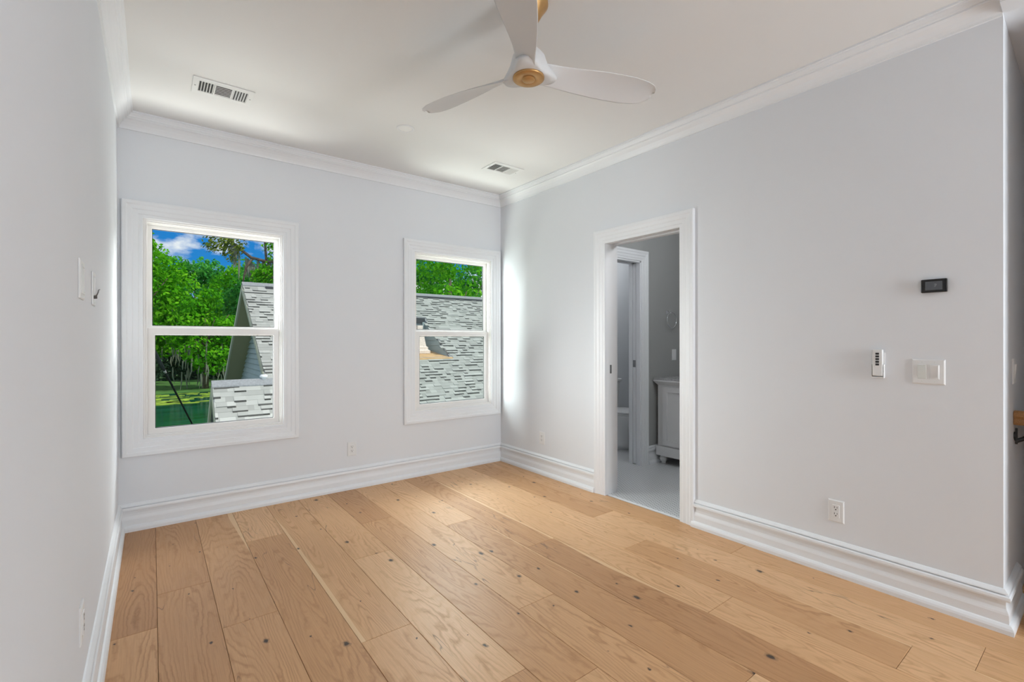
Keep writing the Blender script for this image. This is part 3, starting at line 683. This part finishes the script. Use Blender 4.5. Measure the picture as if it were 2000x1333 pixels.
bm = NB(); lathe(bm, [(0.017, -0.006), (0.017, 0.0)], 20, (0.035, 0, -0.085), 'y'); tube(bm, [(0.035, -0.004, -0.112), (0.042, -0.030, -0.098), (0.060, -0.058, -0.076), (0.090, -0.068, -0.050)], [0.010, 0.009, 0.009, 0.012], 10); bx(bm, 0.030, 0.040, -0.012, -0.004, -0.125, -0.05); o = obj('bracket', bm, M['iron'], t); o['label'] = 'black metal bracket'

# ------------------------------------------------------------------ ceiling fittings
def make_vent(label, loc):
    t = thing('ceiling_vent', label, 'air vent', loc, 0.0, 'white ceiling vents')
    PWx, PWy, OX, OY = 0.155, 0.105, 0.125, 0.066
    bm = NB(); slab(bm, [-PWx, PWx], [-PWy, PWy], [(-OX, -0.048, -OY, OY), (-0.040, 0.040, -OY, OY), (0.048, OX, -OY, OY)], lambda u, v_, t_: (u, v_, -t_), 0.0, 0.007); obj('face_plate', bm, M['vent'], t, bevel=0.002)
    bm = NB(); bx(bm, -OX-0.002, OX+0.002, -OY-0.002, OY+0.002, -0.0008, -0.0003); obj('duct_opening', bm, M['duct'], t)
    for s in (-1, 1):
        for k in range(6):
            x = s*(0.054+0.0145*k)
            bm = NB(); hexa(bm, [(x-0.001, -OY, -0.0065), (x+0.001, -OY, -0.0065), (x+0.001, OY, -0.0065), (x-0.001, OY, -0.0065), (x-s*0.0045-0.001, -OY, -0.001), (x-s*0.0045+0.001, -OY, -0.001), (x-s*0.0045+0.001, OY, -0.001), (x-s*0.0045-0.001, OY, -0.001)]); obj('louver', bm, M['vent'], t)
    for k in range(7):
        y = -0.058+0.0195*k
        bm = NB(); hexa(bm, [(-0.040, y-0.012, -0.0065), (0.040, y-0.012, -0.0065), (0.040, y-0.010, -0.0065), (-0.040, y-0.010, -0.0065), (-0.040, y+0.006, -0.0012), (0.040, y+0.006, -0.0012), (0.040, y+0.008, -0.0012), (-0.040, y+0.008, -0.0012)]); obj('louver', bm, M['vent'], t)
    for s in (-1, 1):
        bm = NB(); lathe(bm, [(0.004, -0.0082), (0.004, -0.0065)], 10, (s*0.141, 0.0, 0), 'z'); obj('screw', bm, M['nickel'], t)
    return t
v1 = make_vent('white ceiling vent near the left wall, above the larger-looking window', (0.343, 3.300, ZC))
copy_thing(v1, 'white ceiling vent near the far room corner', (2.436, 3.315, ZC))
t = thing('recessed_light', 'small round white recessed light set flush in the ceiling', 'ceiling light', (1.425, 3.10, ZC))
bm = NB(); prof = [(0.062, 0.0), (0.062, -0.004), (0.056, -0.008), (0.047, -0.006), (0.044, -0.001)]
R = [[bm.verts.new((r*math.cos(2*PI*i/40), r*math.sin(2*PI*i/40), z)) for i in range(40)] for r, z in prof]
for a, b_ in zip(R, R[1:]):
    for i in range(40): bm.faces.new((a[i], a[(i+1) % 40], b_[(i+1) % 40], b_[i]))
obj('trim_ring', bm, M['plastic'], t, smooth=True)
bm = NB(); lathe(bm, [(0.045, -0.0005), (0.045, -0.0025), (0.020, -0.0035)], 40); obj('lens', bm, M['lens'], t)

# ------------------------------------------------------------------ ceiling fan
FX, FY = 1.325, 1.610
t = thing('ceiling_fan', 'white three-blade ceiling fan with brass hub cap and brass canopy', 'ceiling fan', (FX, FY, 0))
bm = NB(); lathe(bm, [(0.070, ZC), (0.086, ZC-0.003), (0.087, ZC-0.022), (0.078, ZC-0.034), (0.066, ZC-0.050), (0.045, ZC-0.088), (0.033, ZC-0.112), (0.030, ZC-0.124), (0.020, ZC-0.128)], 40); o = obj('canopy', bm, M['brass'], t, smooth=True); o['label'] = 'brass bell-shaped canopy'
bm = NB(); lathe(bm, [(0.0125, ZC-0.12), (0.0125, 2.53)], 20); obj('downrod', bm, M['fan'], t, smooth=True)
BANG = [math.radians(a) for a in (-15.5, 105.5, 224.0)]
# hub: a rounded three-lobed body flowing into the blades
def hub_r(th, lo, hi, p):
    m_ = max(0.0, max(math.cos(th-a) for a in BANG)); c = (max(math.cos(3*(th-BANG[0])), -1)+1)/2
    return lo+(hi-lo)*c**p
bm = NB(); NS = 72; prof = [(2.418, 0.050, 0.050, 1), (2.4185, 0.074, 0.096, 1.2), (2.424, 0.079, 0.128, 1.5), (2.434, 0.082, 0.136, 1.8), (2.450, 0.081, 0.122, 1.8), (2.475, 0.077, 0.092, 1.4), (2.505, 0.072, 0.074, 1), (2.530, 0.052, 0.052, 1), (2.552, 0.030, 0.030, 1), (2.560, 0.018, 0.018, 1)]
loft(bm, [[(hub_r(2*PI*i/NS, lo, hi, p)*math.cos(2*PI*i/NS), hub_r(2*PI*i/NS, lo, hi, p)*math.sin(2*PI*i/NS), z) for i in range(NS)] for z, lo, hi, p in prof]); obj('hub', bm, M['fan'], t, smooth=True)
bm = NB(); lathe(bm, [(0.060, 2.4215), (0.0695, 2.420), (0.0695, 2.412), (0.064, 2.4085), (0.033, 2.4085), (0.030, 2.4105), (0.0285, 2.4105), (0.027, 2.405), (0.020, 2.402), (0.010, 2.4005), (0.002, 2.400)], 48); o = obj('hub_cap', bm, M['brass'], t, smooth=True); o['label'] = 'round brass hub cap'
# blade stations: radius, half widths towards the low (leading) and the high edge, twist, height, thickness
ST = [(0.050, 0.056, 0.040, 30, 2.440, 0.018), (0.100, 0.056, 0.046, 30, 2.443, 0.018), (0.150, 0.056, 0.052, 28, 2.446, 0.016), (0.210, 0.060, 0.062, 24, 2.450, 0.012), (0.280, 0.068, 0.072, 20, 2.454, 0.010), (0.360, 0.078, 0.080, 17, 2.457, 0.0085), (0.440, 0.084, 0.084, 15, 2.459, 0.0075), (0.520, 0.087, 0.082, 14, 2.460, 0.007), (0.585, 0.083, 0.073, 13, 2.460, 0.006), (0.630, 0.070, 0.056, 13, 2.460, 0.005), (0.655, 0.048, 0.030, 13, 2.460, 0.004), (0.664, 0.022, 0.004, 13, 2.460, 0.002)]
for a in BANG:
    dx, dy = math.cos(a), math.sin(a); px, py = -dy, dx
    rings = []
    for r, wl, wh, tw, z, th in ST:
        tw = math.radians(tw); ring_ = []
        for k in range(20):
            q = 2*PI*k/20; s = math.cos(q); w_ = (wh if s > 0 else wl)*s; hgt = th/2*math.sin(q)*(1-0.35*abs(s))
            camb = -0.010*(1-abs(s)**2)*min(1, r/0.3)*-1
            lx = w_*math.cos(tw)+(hgt)*math.sin(tw); lz = -w_*math.sin(tw)+(hgt)*math.cos(tw)+camb
            ring_.append((dx*r+px*lx, dy*r+py*lx, z+lz))
        rings.append(ring_)
    bm = NB(); loft(bm, rings); obj('blade', bm, M['fan'], t, smooth=True)

# ------------------------------------------------------------------ outdoors: ground and pond
GZ = -3.25
bm = NB(); slab(bm, [-90, 120], [YB+1.2, 160], [(-50, 60, 16, 50)], lambda u, v_, t_: (u, v_, GZ+t_), -0.3, 0.0); struct('ground', bm, M['grass'])
bm = NB(); bx(bm, -50, 60, 16, 50, GZ-0.3, GZ-0.02); struct('pond', bm, M['water'])
random.seed(11)
bm = NB()
def blob(cx, cy, rx, ry, z):
    n_ = 26; ph = [random.uniform(0, 6.28) for _ in range(3)]
    def ringp(k, zz):
        return [bm.verts.new((cx+rx*k*(1+0.22*math.sin(3*q+ph[0])+0.15*math.sin(5*q+ph[1])+0.1*math.sin(9*q+ph[2]))*math.cos(q), cy+ry*k*(1+0.22*math.sin(2*q+ph[1])+0.15*math.sin(4*q+ph[2]))*math.sin(q), zz)) for q in [2*PI*i/n_ for i in range(n_)]]
    A, B_ = ringp(1, z-0.02), ringp(0.95, z+0.02)
    bm.faces.new(B_)
    for i in range(n_): bm.faces.new((A[i], A[(i+1) % n_], B_[(i+1) % n_], B_[i]))
for cx, cy, rx, ry in ((0.75, 43.2, 0.75, 0.9), (1.25, 42.4, 0.7, 0.7), (0.2, 42.0, 0.5, 0.5)): blob(cx, cy, rx, ry, GZ)
for _ in range(70):
    cy = random.uniform(41.5, 49.3); blob(random.uniform(-2.0, 6.5), cy, random.uniform(0.15, 0.75), random.uniform(0.06, 0.26)*(1.0 if cy < 46 else 0.7), GZ)
tag(obj('floating_algae', bm, M['algae']), 'yellow green algae drifting in patches on the dark pond', 'algae', kind='stuff')

# ------------------------------------------------------------------ neighbouring house
SL, RY, RZ, GX = 0.719, 14.7, 2.82, 1.961      # roof pitch, ridge, gable edge
GW = 2.447                                      # siding of the gable end
EX = 15.0
random.seed(5)
h = thing('neighbor_house', 'neighbouring grey shingled house with a steep side gable outside both windows', 'house', (0, 0, 0))
def shingles(bm, tones, org, du, dv, nrm, u0, u1, length, expo=0.118, skip=None):
    """laminated shingles in courses; org = ridge point at u=0, dv = down the slope"""
    rows = int(length/expo)
    for r_ in range(rows):
        a = expo*r_; b_ = a+expo+0.03; u = u0-random.uniform(0, 0.2)
        while u < u1:
            w_ = random.choice((0.11, 0.14, 0.17, 0.20, 0.25)); raised = random.random() < 0.50
            ua, ub = max(u, u0), min(u+w_, u1); u += w_
            if ub-ua < 0.02: continue
            if skip and skip((ua+ub)/2, a+expo): continue
            th = 0.026 if raised else 0.011
            p = lambda uu, vv, tt: tuple(Vector(org)+Vector(du)*uu+Vector(dv)*vv+Vector(nrm)*tt)
            hexa(bm, [p(ua, a-0.01, 0.0), p(ub, a-0.01, 0.0), p(ub, a+expo, 0.0), p(ua, a+expo, 0.0), p(ua, a-0.01, 0.006), p(ub, a-0.01, 0.006), p(ub, a+expo, th), p(ua, a+expo, th)])
            tn = random.uniform(0.50, 1.0) if raised else random.uniform(0.42, 0.85)
            tones += [tn]*6
            if raised and random.random() < 0.85:             # dark strip: printed band plus the shade under a raised tab, painted in
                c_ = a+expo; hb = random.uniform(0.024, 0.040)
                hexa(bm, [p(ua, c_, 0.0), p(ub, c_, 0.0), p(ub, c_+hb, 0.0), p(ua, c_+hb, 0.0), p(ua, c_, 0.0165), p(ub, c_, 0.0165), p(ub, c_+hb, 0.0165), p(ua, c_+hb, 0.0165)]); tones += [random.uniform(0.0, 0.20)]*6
cs = 1/math.hypot(1, SL); sn = SL*cs
AX0, AX1, AYF, AYB = 4.9, 6.82, 11.88, 13.50    # inset porch in the roof
def in_alc(u, vv):
    y = RY-cs*(vv-0.06); return AX0 < u < AX1 and AYF-0.02 < y < AYB+0.02
bm = NB(); tn = []
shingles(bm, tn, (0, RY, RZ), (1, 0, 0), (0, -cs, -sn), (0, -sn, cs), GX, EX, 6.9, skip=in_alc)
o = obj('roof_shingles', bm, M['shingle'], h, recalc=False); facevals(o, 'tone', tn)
bm = NB(); slab(bm, [GX+0.01, EX], [0.0, 7.0], [(AX0, AX1, (RY-AYB)/cs, (RY-AYF)/cs)], lambda u, v_, t_: (u, RY-cs*v_+sn*t_, RZ-sn*v_-cs*t_), 0.0, 0.05)
slab(bm, [GX+0.01, EX], [0.0, 7.0], [], lambda u, v_, t_: (u, RY+cs*v_-sn*t_, RZ-sn*v_-cs*t_), 0.0, 0.05)
obj('roof_deck', bm, M['ridge'], h)
bm = NB(); prism(bm, [(RY-0.11, RZ-0.11*SL+0.02), (RY, RZ+0.035), (RY+0.11, RZ-0.11*SL+0.02), (RY+0.11, RZ-0.11*SL+0.035), (RY, RZ+0.055), (RY-0.11, RZ-0.11*SL+0.04)], 0, GX-0.01, EX); obj('ridge_cap', bm, M['ridge'], h)
bm = NB(); bx(bm, GX+0.55, EX, RY-0.19, RY-0.105, RZ-0.105*SL-0.08, RZ-0.105*SL+0.022); obj('ridge_vent', bm, M['ridge_dark'], h)
# rake boards and soffits
for s in (-1, 1):
    bm = NB(); hexa(bm, [(GX-0.02, RY, RZ-0.20), (GX+0.02, RY, RZ-0.20), (GX+0.02, RY+s*6.4, RZ-6.4*SL-0.20), (GX-0.02, RY+s*6.4, RZ-6.4*SL-0.20), (GX-0.02, RY, RZ-0.03), (GX+0.02, RY, RZ-0.03), (GX+0.02, RY+s*6.4, RZ-6.4*SL-0.03), (GX-0.02, RY+s*6.4, RZ-6.4*SL-0.03)])
    obj('rake_board', bm, M['fascia'], h)
for s in (-1, 1):
    bm = NB(); hexa(bm, [(GX+0.02, RY, RZ-0.19), (GW, RY, RZ-0.19), (GW, RY+s*6.4, RZ-6.4*SL-0.19), (GX+0.02, RY+s*6.4, RZ-6.4*SL-0.19), (GX+0.02, RY, RZ-0.17), (GW, RY, RZ-0.17), (GW, RY+s*6.4, RZ-6.4*SL-0.17), (GX+0.02, RY+s*6.4, RZ-6.4*SL-0.17)])
    obj('soffit', bm, M['soffit'], h)
# lapped siding on the gable end
bm = NB(); z = -1.6
while z < RZ-0.25:
    z1_ = min(z+0.141, RZ-0.22)
    wa = (RZ-0.19-z)/SL; wb = max(0.02, (RZ-0.19-z1_)/SL)
    hexa(bm, [(GW-0.035, RY-wa, z), (GW+0.01, RY-wa, z), (GW+0.01, RY+wa, z), (GW-0.035, RY+wa, z), (GW-0.002, RY-wb, z1_), (GW+0.01, RY-wb, z1_), (GW+0.01, RY+wb, z1_), (GW-0.002, RY+wb, z1_)]); z += 0.155
obj('gable_siding', bm, M['siding'], h)
bm = NB(); prism(bm, [(RY-6.0, RZ-6.0*SL-0.2), (RY, RZ-0.2), (RY+6.0, RZ-6.0*SL-0.2)], 0, GW+0.004, GW+0.012); obj('lap_shade_sheet', bm, M['gasket'], h)  # dark sheet behind the siding gaps, its colour standing in for lap shade
bm = NB(); prism(bm, [(9.4, GZ), (20.0, GZ), (20.0, -1.2), (18.6, -0.2), (9.9, -0.9), (9.4, -1.2)], 0, GW+0.01, EX); obj('wall', bm, M['housebody'], h)
# the inset porch: cheek wall, back wall, low tan roof
ZF, ZBk = RZ-SL*(RY-AYF), RZ-SL*(RY-AYB)
bm = NB(); prism(bm, [(AYF, ZF-0.05), (AYB, ZBk-0.05), (AYB, 0.6), (AYF, 0.6)], 0, AX1, AX1+0.06)
for k in range(7):
    zz = 0.80+0.155*k; yf = RY-(RZ-zz)/SL+0.08
    if yf < AYB: hexa(bm, [(AX1-0.016, yf, zz), (AX1, yf, zz), (AX1, AYB, zz), (AX1-0.016, AYB, zz), (AX1-0.002, yf+0.2, zz+0.155), (AX1, yf+0.2, zz+0.155), (AX1, AYB, zz+0.155), (AX1-0.002, AYB, zz+0.155)])
obj('cheek_wall', bm, M['siding'], h)
bm = NB(); bx(bm, AX0, AX1, AYB, AYB+0.06, 0.6, ZBk); obj('porch_wall', bm, M['siding'], h)
bm = NB(); bx(bm, AX0, AX1+0.02, AYB-0.05, AYB+0.02, ZBk-0.16, ZBk+0.01); obj('porch_header', bm, M['ridge_dark'], h)
bm = NB(); hexa(bm, [(AX0, AYF-0.10, ZF-0.10), (AX1+0.05, AYF-0.10, ZF-0.10), (AX1, AYB, 0.92), (AX0, AYB, 0.92), (AX0, AYF-0.10, ZF-0.02), (AX1+0.05, AYF-0.10, ZF-0.02), (AX1, AYB, 1.0), (AX0, AYB, 1.0)]); o = obj('porch_roof', bm, M['tan'], h); o['label'] = 'low tan roof of the inset porch'
bm = NB(); bx(bm, AX1-0.09, AX1-0.02, AYB-0.10, AYB, 1.0, ZBk-0.12); obj('corner_trim', bm, M['siding'], h)
bm = NB(); bx(bm, AX0, AX0+0.05, AYF, AYB, 0.6, ZF+0.2); obj('cheek_wall', bm, M['siding'], h)
px_, py_ = 6.28, 12.75
pz_ = ZF+(1.0-ZF)*(py_-AYF)/(AYB-AYF)
bm = NB(); loft(bm, [[(px_+s*q, py_+r_*q, pz_+z) for s, r_ in ((-1, -1), (1, -1), (1, 1), (-1, 1))] for q, z in ((0.25, -0.03), (0.25, 0.06), (0.20, 0.09), (0.20, 0.16), (0.16, 0.19), (0.11, 0.52), (0.11, 0.56), (0.085, 0.60), (0.085, 0.80))]); o = obj('porch_pier', bm, M['stucco'], h, bevel=0.008); o['label'] = 'pale stuccoed pier with a stepped base'
# lower wing in front, ridge parallel to the main one
LX, LY, LZ, LS, LEX = 0.90, 10.52, 0.456, 1.038, 4.3
lc = 1/math.hypot(1, LS); ls = LS*lc
bm = NB(); tn = []
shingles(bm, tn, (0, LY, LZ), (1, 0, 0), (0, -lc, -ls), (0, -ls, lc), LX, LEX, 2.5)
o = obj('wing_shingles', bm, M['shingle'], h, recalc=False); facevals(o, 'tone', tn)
bm = NB(); slab(bm, [LX, LEX], [0.0, 2.6], [], lambda u, v_, t_: (u, LY-lc*v_+ls*t_, LZ-ls*v_-lc*t_), 0.0, 0.05); slab(bm, [LX, LEX], [0.0, 2.2], [], lambda u, v_, t_: (u, LY+lc*v_-ls*t_, LZ-ls*v_-lc*t_), 0.0, 0.05); obj('wing_roof_deck', bm, M['ridge'], h)
bm = NB(); prism(bm, [(LY-0.10, LZ-0.10*LS+0.02), (LY, LZ+0.02), (LY+0.10, LZ-0.10*LS+0.02), (LY+0.10, LZ-0.10*LS+0.045), (LY, LZ+0.05), (LY-0.10, LZ-0.10*LS+0.045)], 0, LX-0.01, LEX); obj('wing_ridge_cap', bm, M['ridge'], h)
for s, ln in ((-1, 1.8), (1, 1.5)):
    bm = NB(); hexa(bm, [(LX-0.015, LY, LZ-0.24), (LX+0.02, LY, LZ-0.24), (LX+0.02, LY+s*ln, LZ-ln*LS-0.24), (LX-0.015, LY+s*ln, LZ-ln*LS-0.24), (LX-0.015, LY, LZ-0.03), (LX+0.02, LY, LZ-0.03), (LX+0.02, LY+s*ln, LZ-ln*LS-0.03), (LX-0.015, LY+s*ln, LZ-ln*LS-0.03)])
    obj('wing_rake_board', bm, M['fascia'], h)
bm = NB(); prism(bm, [(LY-1.6, -2.4), (LY-1.5, LZ-1.5*LS-0.25), (LY, LZ-0.25), (LY+1.3, LZ-1.3*LS-0.25), (LY+1.3, -2.4)], 0, LX+0.22, LEX); obj('wing_wall', bm, M['siding'], h)
bm = NB(); bx(bm, LX+0.1, LEX, LY-1.62, LY-1.5, GZ, -1.2); obj('wing_base', bm, M['housebody'], h)
bm = NB(); lathe(bm, [(0.05, LZ-0.02), (0.05, LZ+0.06), (0.075, LZ+0.07), (0.075, LZ+0.10), (0.04, LZ+0.125)], 16, (1.78, LY+0.02, 0)); o = obj('roof_vent', bm, M['pvc'], h, smooth=True); o['label'] = 'small white pipe vent'

# service cable slanting past the left window
t = thing('power_cable', 'black cable slanting down past the left window', 'cable', (0.0267, 6.273, 1.1276))
P0 = Vector((0.0267, 6.273, 1.1276)); P1 = Vector((0.613, 10.8575, -0.345)); dv = P1-P0
S0 = -(6.273-4.25)/dv.y; S1 = 1.95
bm = NB(); tube(bm, [tuple(dv*(S0+(S1-S0)*i/16)) for i in range(17)], 0.013, 8); obj('cable_run', bm, M['cable'], t, smooth=True)
bm = NB(); tube(bm, [tuple(dv*s) for s in (-0.05, 0.0, 0.12, 0.15)], [0.014, 0.021, 0.021, 0.014], 8); obj('splice_sleeve', bm, M['cable'], t, smooth=True)
bm = NB(); tube(bm, [tuple(dv*s) for s in (0.15, 0.17)], 0.016, 8); o = obj('clamp', bm, M['nickel'], t, smooth=True); o['label'] = 'grey metal cable clamp'

# ------------------------------------------------------------------ trees
def foliage(seed, rx, ry, z0, z1, nblob, nleaf, size, br=(0.9, 1.8)):
    """leaf cards gathered in rounded clumps over an egg-shaped crown"""
    random.seed(seed); bm = NB(); tones = []
    zc, rz = (z0+z1)/2, (z1-z0)/2
    for _ in range(nblob):
        while True:
            d_ = Vector((random.uniform(-1, 1), random.uniform(-1, 1), random.uniform(-1, 1)))
            if 0.2 < d_.length < 1: break
        d_ = d_.normalized()*random.uniform(0.62, 1.0)
        taper = 1.0 if d_.z < 0 else math.sqrt(max(0.05, 1-d_.z**2*0.6))
        c = Vector((d_.x*rx*taper, d_.y*ry*taper, zc+d_.z*rz)); rr = random.uniform(*br); tb = random.uniform(0.2, 0.75)
        for _k in range(nleaf//nblob):
            q = Vector((random.gauss(0, 1), random.gauss(0, 1), random.gauss(0, 1))).normalized()
            p = c+Vector((q.x, q.y, q.z*0.75))*rr*random.uniform(0.72, 1.05)
            nn = (q+Vector((random.gauss(0, .5), random.gauss(0, .5), random.gauss(0, .5)))).normalized()
            a = nn.orthogonal().normalized(); b_ = nn.cross(a); th = random.uniform(0, 6.28)
            e1 = (a*math.cos(th)+b_*math.sin(th))*size*random.uniform(0.6, 1.2); e2 = nn.cross(e1)*random.uniform(0.35, 0.6)
            bm.faces.new([bm.verts.new(p+e1), bm.verts.new(p+e2), bm.verts.new(p-e1), bm.verts.new(p-e2)])
            tones.append(min(1, max(0, tb+random.uniform(-0.25, 0.25))))
    return bm, tones
def make_tree(label, loc, seed, rx, ry, z0, z1, nblob, nleaf, size, lm, br=(0.9, 1.8), moss=0, tr=0.28, group=None):
    t = thing('tree', label, 'tree', loc, group=group)
    bm, tn = foliage(seed, rx, ry, z0, z1, nblob, nleaf, size, br); o = obj('foliage', bm, lm, t, recalc=False); facevals(o, 'tone', tn)
    bm = NB(); zt = (z0+z1)/2; tube(bm, [(0, 0, 0), (0.1, 0.05, zt*0.4), (-0.1, 0.1, zt*0.8), (0.05, 0, z1*0.8)], [tr, tr*0.8, tr*0.6, tr*0.2], 9)
    for k in range(5):
        an = k*1.3+seed; tube(bm, [(0, 0, zt*(0.45+0.08*k)), (rx*0.35*math.cos(an), ry*0.35*math.sin(an), zt*(0.8+0.08*k)), (rx*0.75*math.cos(an), ry*0.75*math.sin(an), zt*(1.0+0.12*k))], [tr*0.5, tr*0.35, tr*0.1], 7)
    obj('trunk', bm, M['bark'], t, smooth=True)
    if moss:
        random.seed(seed+99); bm = NB()
        for _ in range(moss):
            an = random.uniform(0, 6.28); q = random.uniform(0.5, 1.0); x, y = rx*q*math.cos(an), ry*q*math.sin(an); zz = z0+random.uniform(0.05, 0.45)*(z1-z0); ln = random.uniform(0.7, 1.7)
            tube(bm, [(x, y, zz), (x+random.uniform(-.1, .1), y, zz-ln*0.5), (x+random.uniform(-.15, .15), y, zz-ln)], [0.05, 0.065, 0.012], 5)
        obj('hanging_moss', bm, M['moss'], t)['kind'] = 'stuff'
    return t
FG = 'woodland across the pond'
RG = 'trees behind the neighbouring roof'
ta = make_tree('bright green rounded tree across the pond, leftmost in the left window', (-1.6, 60, GZ), 3, 4.9, 3.6, 2.2, 15.2, 80, 13000, 0.26, M['leaf_a'], (1.0, 1.9), 90, group=FG)
tb = make_tree('deep green broad tree across the pond, half hidden behind the gable peak', (11.0, 60.5, GZ), 8, 4.9, 3.6, 1.8, 13.8, 80, 13000, 0.26, M['leaf_b'], (1.0, 1.9), 90, group=FG)
copy_thing(tb, 'deep green tree in the second row across the pond, behind the bright left one', (-1.2, 73.5, GZ+0.8), 3.1)
copy_thing(ta, 'bright green tree in the second row across the pond, behind the gable peak', (10.6, 74, GZ+0.4), 3.1)
copy_thing(tb, 'tallest deep green tree across the pond, seen in the gap between the front two', (5.2, 86, GZ), 3.1).scale = (1.27, 1.27, 1.27)
tc_ = make_tree('low leafy tree at the pond edge, in front of the tall trees', (4.0, 53.0, GZ), 15, 2.6, 2.0, 0.8, 9.6, 40, 6000, 0.22, M['leaf_a'], (0.8, 1.3), 70, group=FG)
copy_thing(tc_, 'low leafy tree at the left end of the far pond bank', (-4.2, 53.6, GZ), 3.1)
copy_thing(tc_, 'low leafy tree by the far bank, beside the olive gable board', (12.0, 53.2, GZ), 3.1)
random.seed(77); bm = NB(); tn = []
for _ in range(26000):
    x = random.uniform(-14, 26); hh = 4.4+0.9*math.sin(x*0.9)+0.6*math.sin(x*2.3+1); y = 67.0+random.uniform(-0.9, 0.9); z = GZ+random.uniform(0.0, 1.0)**0.9*hh
    p = Vector((x, y-0.5*(1-(z-GZ)/hh), z)); nn = Vector((random.gauss(0, .7), -1+random.gauss(0, .4), random.gauss(0.3, .6))).normalized(); a = nn.orthogonal().normalized(); th = random.uniform(0, 6.28); c_ = nn.cross(a)
    e1 = (a*math.cos(th)+c_*math.sin(th))*random.uniform(0.12, 0.26); e2 = nn.cross(e1)*0.5
    bm.faces.new([bm.verts.new(p+e1), bm.verts.new(p+e2), bm.verts.new(p-e1), bm.verts.new(p-e2)]); tn.append(random.uniform(0, 0.6))
o = obj('undergrowth', bm, M['leaf_d'], None, recalc=False); facevals(o, 'tone', tn)
tag(o, 'dark shrubby undergrowth under the trees along the far pond bank', 'undergrowth', kind='stuff')
# behind the neighbour's ridge, seen in the right window
td = make_tree('leafy green tree behind the roof ridge, centre of the right window', (15.2, 26.5, GZ), 21, 3.1, 2.6, 1.5, 10.6, 60, 9000, 0.15, M['leaf_a'], (0.7, 1.2), 0, group=RG)
te = make_tree('dark green tree behind the roof ridge, at the right window left edge', (15.4, 33.0, GZ), 24, 3.2, 2.8, 1.5, 12.5, 60, 9000, 0.17, M['leaf_b'], (0.8, 1.3), 0, group=RG)
copy_thing(te, 'dark green tree behind the roof ridge, at the right window right edge', (22.6, 33.5, GZ), 3.1)
copy_thing(td, 'bright tree far behind the roof ridge, right of centre in the right window', (22.2, 40.5, GZ+1.6), 3.1)
# mossy live oak leaning in above the gable peak
t = thing('mossy_oak', 'live oak with bare branches and hanging grey moss above the gable peak', 'tree', (7.2, 25.0, GZ))
bm = NB()
def br_(pts, rad): tube(bm, [(x-7.2, y-25.0, z-GZ) for x, y, z in pts], rad, 8)
br_([(7.2, 25, GZ), (7.1, 25, 0), (6.6, 24.9, 3.0), (5.9, 24.7, 4.9)], [0.40, 0.34, 0.26, 0.16])
br_([(5.9, 24.7, 4.9), (4.9, 24.6, 5.05), (4.3, 24.7, 5.0), (3.7, 24.9, 5.15), (3.3, 25.1, 5.5), (2.9, 25.4, 5.95), (2.5, 25.6, 6.3)], [0.14, 0.09, 0.075, 0.07, 0.06, 0.045, 0.02])
br_([(3.75, 24.9, 5.12), (3.5, 25.0, 4.7), (3.42, 25.1, 4.25), (3.38, 25.1, 3.9)], [0.06, 0.05, 0.045, 0.03])
br_([(4.3, 24.7, 5.0), (4.25, 24.7, 5.7), (4.2, 24.7, 6.5), (4.4, 24.7, 7.6)], [0.06, 0.05, 0.04, 0.03])
br_([(6.6, 24.9, 3.0), (5.2, 24.6, 3.9), (4.4, 24.5, 4.3), (4.1, 24.5, 4.45)], [0.14, 0.09, 0.05, 0.02])
obj('branches', bm, M['bark'], t, smooth=True)
def sprigs(seed, clumps, m, k=1.0):
    random.seed(seed); bm = NB(); tn = []
    for c_, rr, nl in clumps:
        for _ in range(int(nl*k)):
            q = Vector((random.gauss(0, 1), random.gauss(0, 1), random.gauss(0, 1))).normalized()*rr*random.uniform(0.2, 1.15); p = Vector(c_)+q-Vector((7.2, 25.0, GZ))
            nn = Vector((random.gauss(0, 1), random.gauss(0, 1)-0.8, random.gauss(0, 1)+0.6)).normalized(); a_ = nn.orthogonal().normalized(); e1 = a_*random.uniform(0.05, 0.11); e2 = nn.cross(e1)*0.5
            bm.faces.new([bm.verts.new(p+e1), bm.verts.new(p+e2), bm.verts.new(p-e1), bm.verts.new(p-e2)]); tn.append(random.random())
    o = obj('foliage', bm, m, t, recalc=False); facevals(o, 'tone', tn)
sprigs(31, (((2.5, 25.6, 6.2), 0.50, 150), ((2.9, 25.4, 5.9), 0.45, 150), ((3.2, 25.1, 5.6), 0.35, 90), ((3.4, 25.0, 6.3), 0.4, 70), ((4.0, 24.7, 6.3), 0.35, 70), ((2.7, 25.5, 5.6), 0.4, 130), ((2.2, 25.6, 5.7), 0.4, 110), ((3.0, 25.3, 5.2), 0.35, 90)), M['leaf_c'])
sprigs(32, (((4.6, 24.6, 5.8), 0.50, 170), ((4.8, 24.5, 5.2), 0.45, 190), ((4.5, 24.5, 6.5), 0.45, 110), ((5.1, 24.5, 5.6), 0.5, 170), ((4.3, 24.6, 4.5), 0.4, 200), ((4.8, 24.6, 4.3), 0.5, 230), ((3.9, 24.8, 4.3), 0.3, 120), ((5.0, 24.6, 4.7), 0.45, 170), ((4.2, 24.7, 4.1), 0.3, 130)), M['leaf_a'], 1.6)
bm = NB()
for _ in range(60):
    s = random.random(); x = 2.9+2.0*s; y = 25.3-0.7*s; z = (5.9-1.0*min(1, s*2.2)) + (0.15 if s > 0.5 else 0); z -= random.uniform(0, 0.15); ln = random.uniform(0.25, 1.15)*(1.1 if 0.05 < s < 0.45 else 0.6)
    tube(bm, [(x-7.2, y-25, z-GZ), (x-7.2+random.uniform(-.03, .03), y-25, z-GZ-ln*0.5), (x-7.2+random.uniform(-.05, .05), y-25, z-GZ-ln)], [0.025, 0.055, 0.008], 5)
obj('hanging_moss', bm, M['moss'], t)['kind'] = 'stuff'
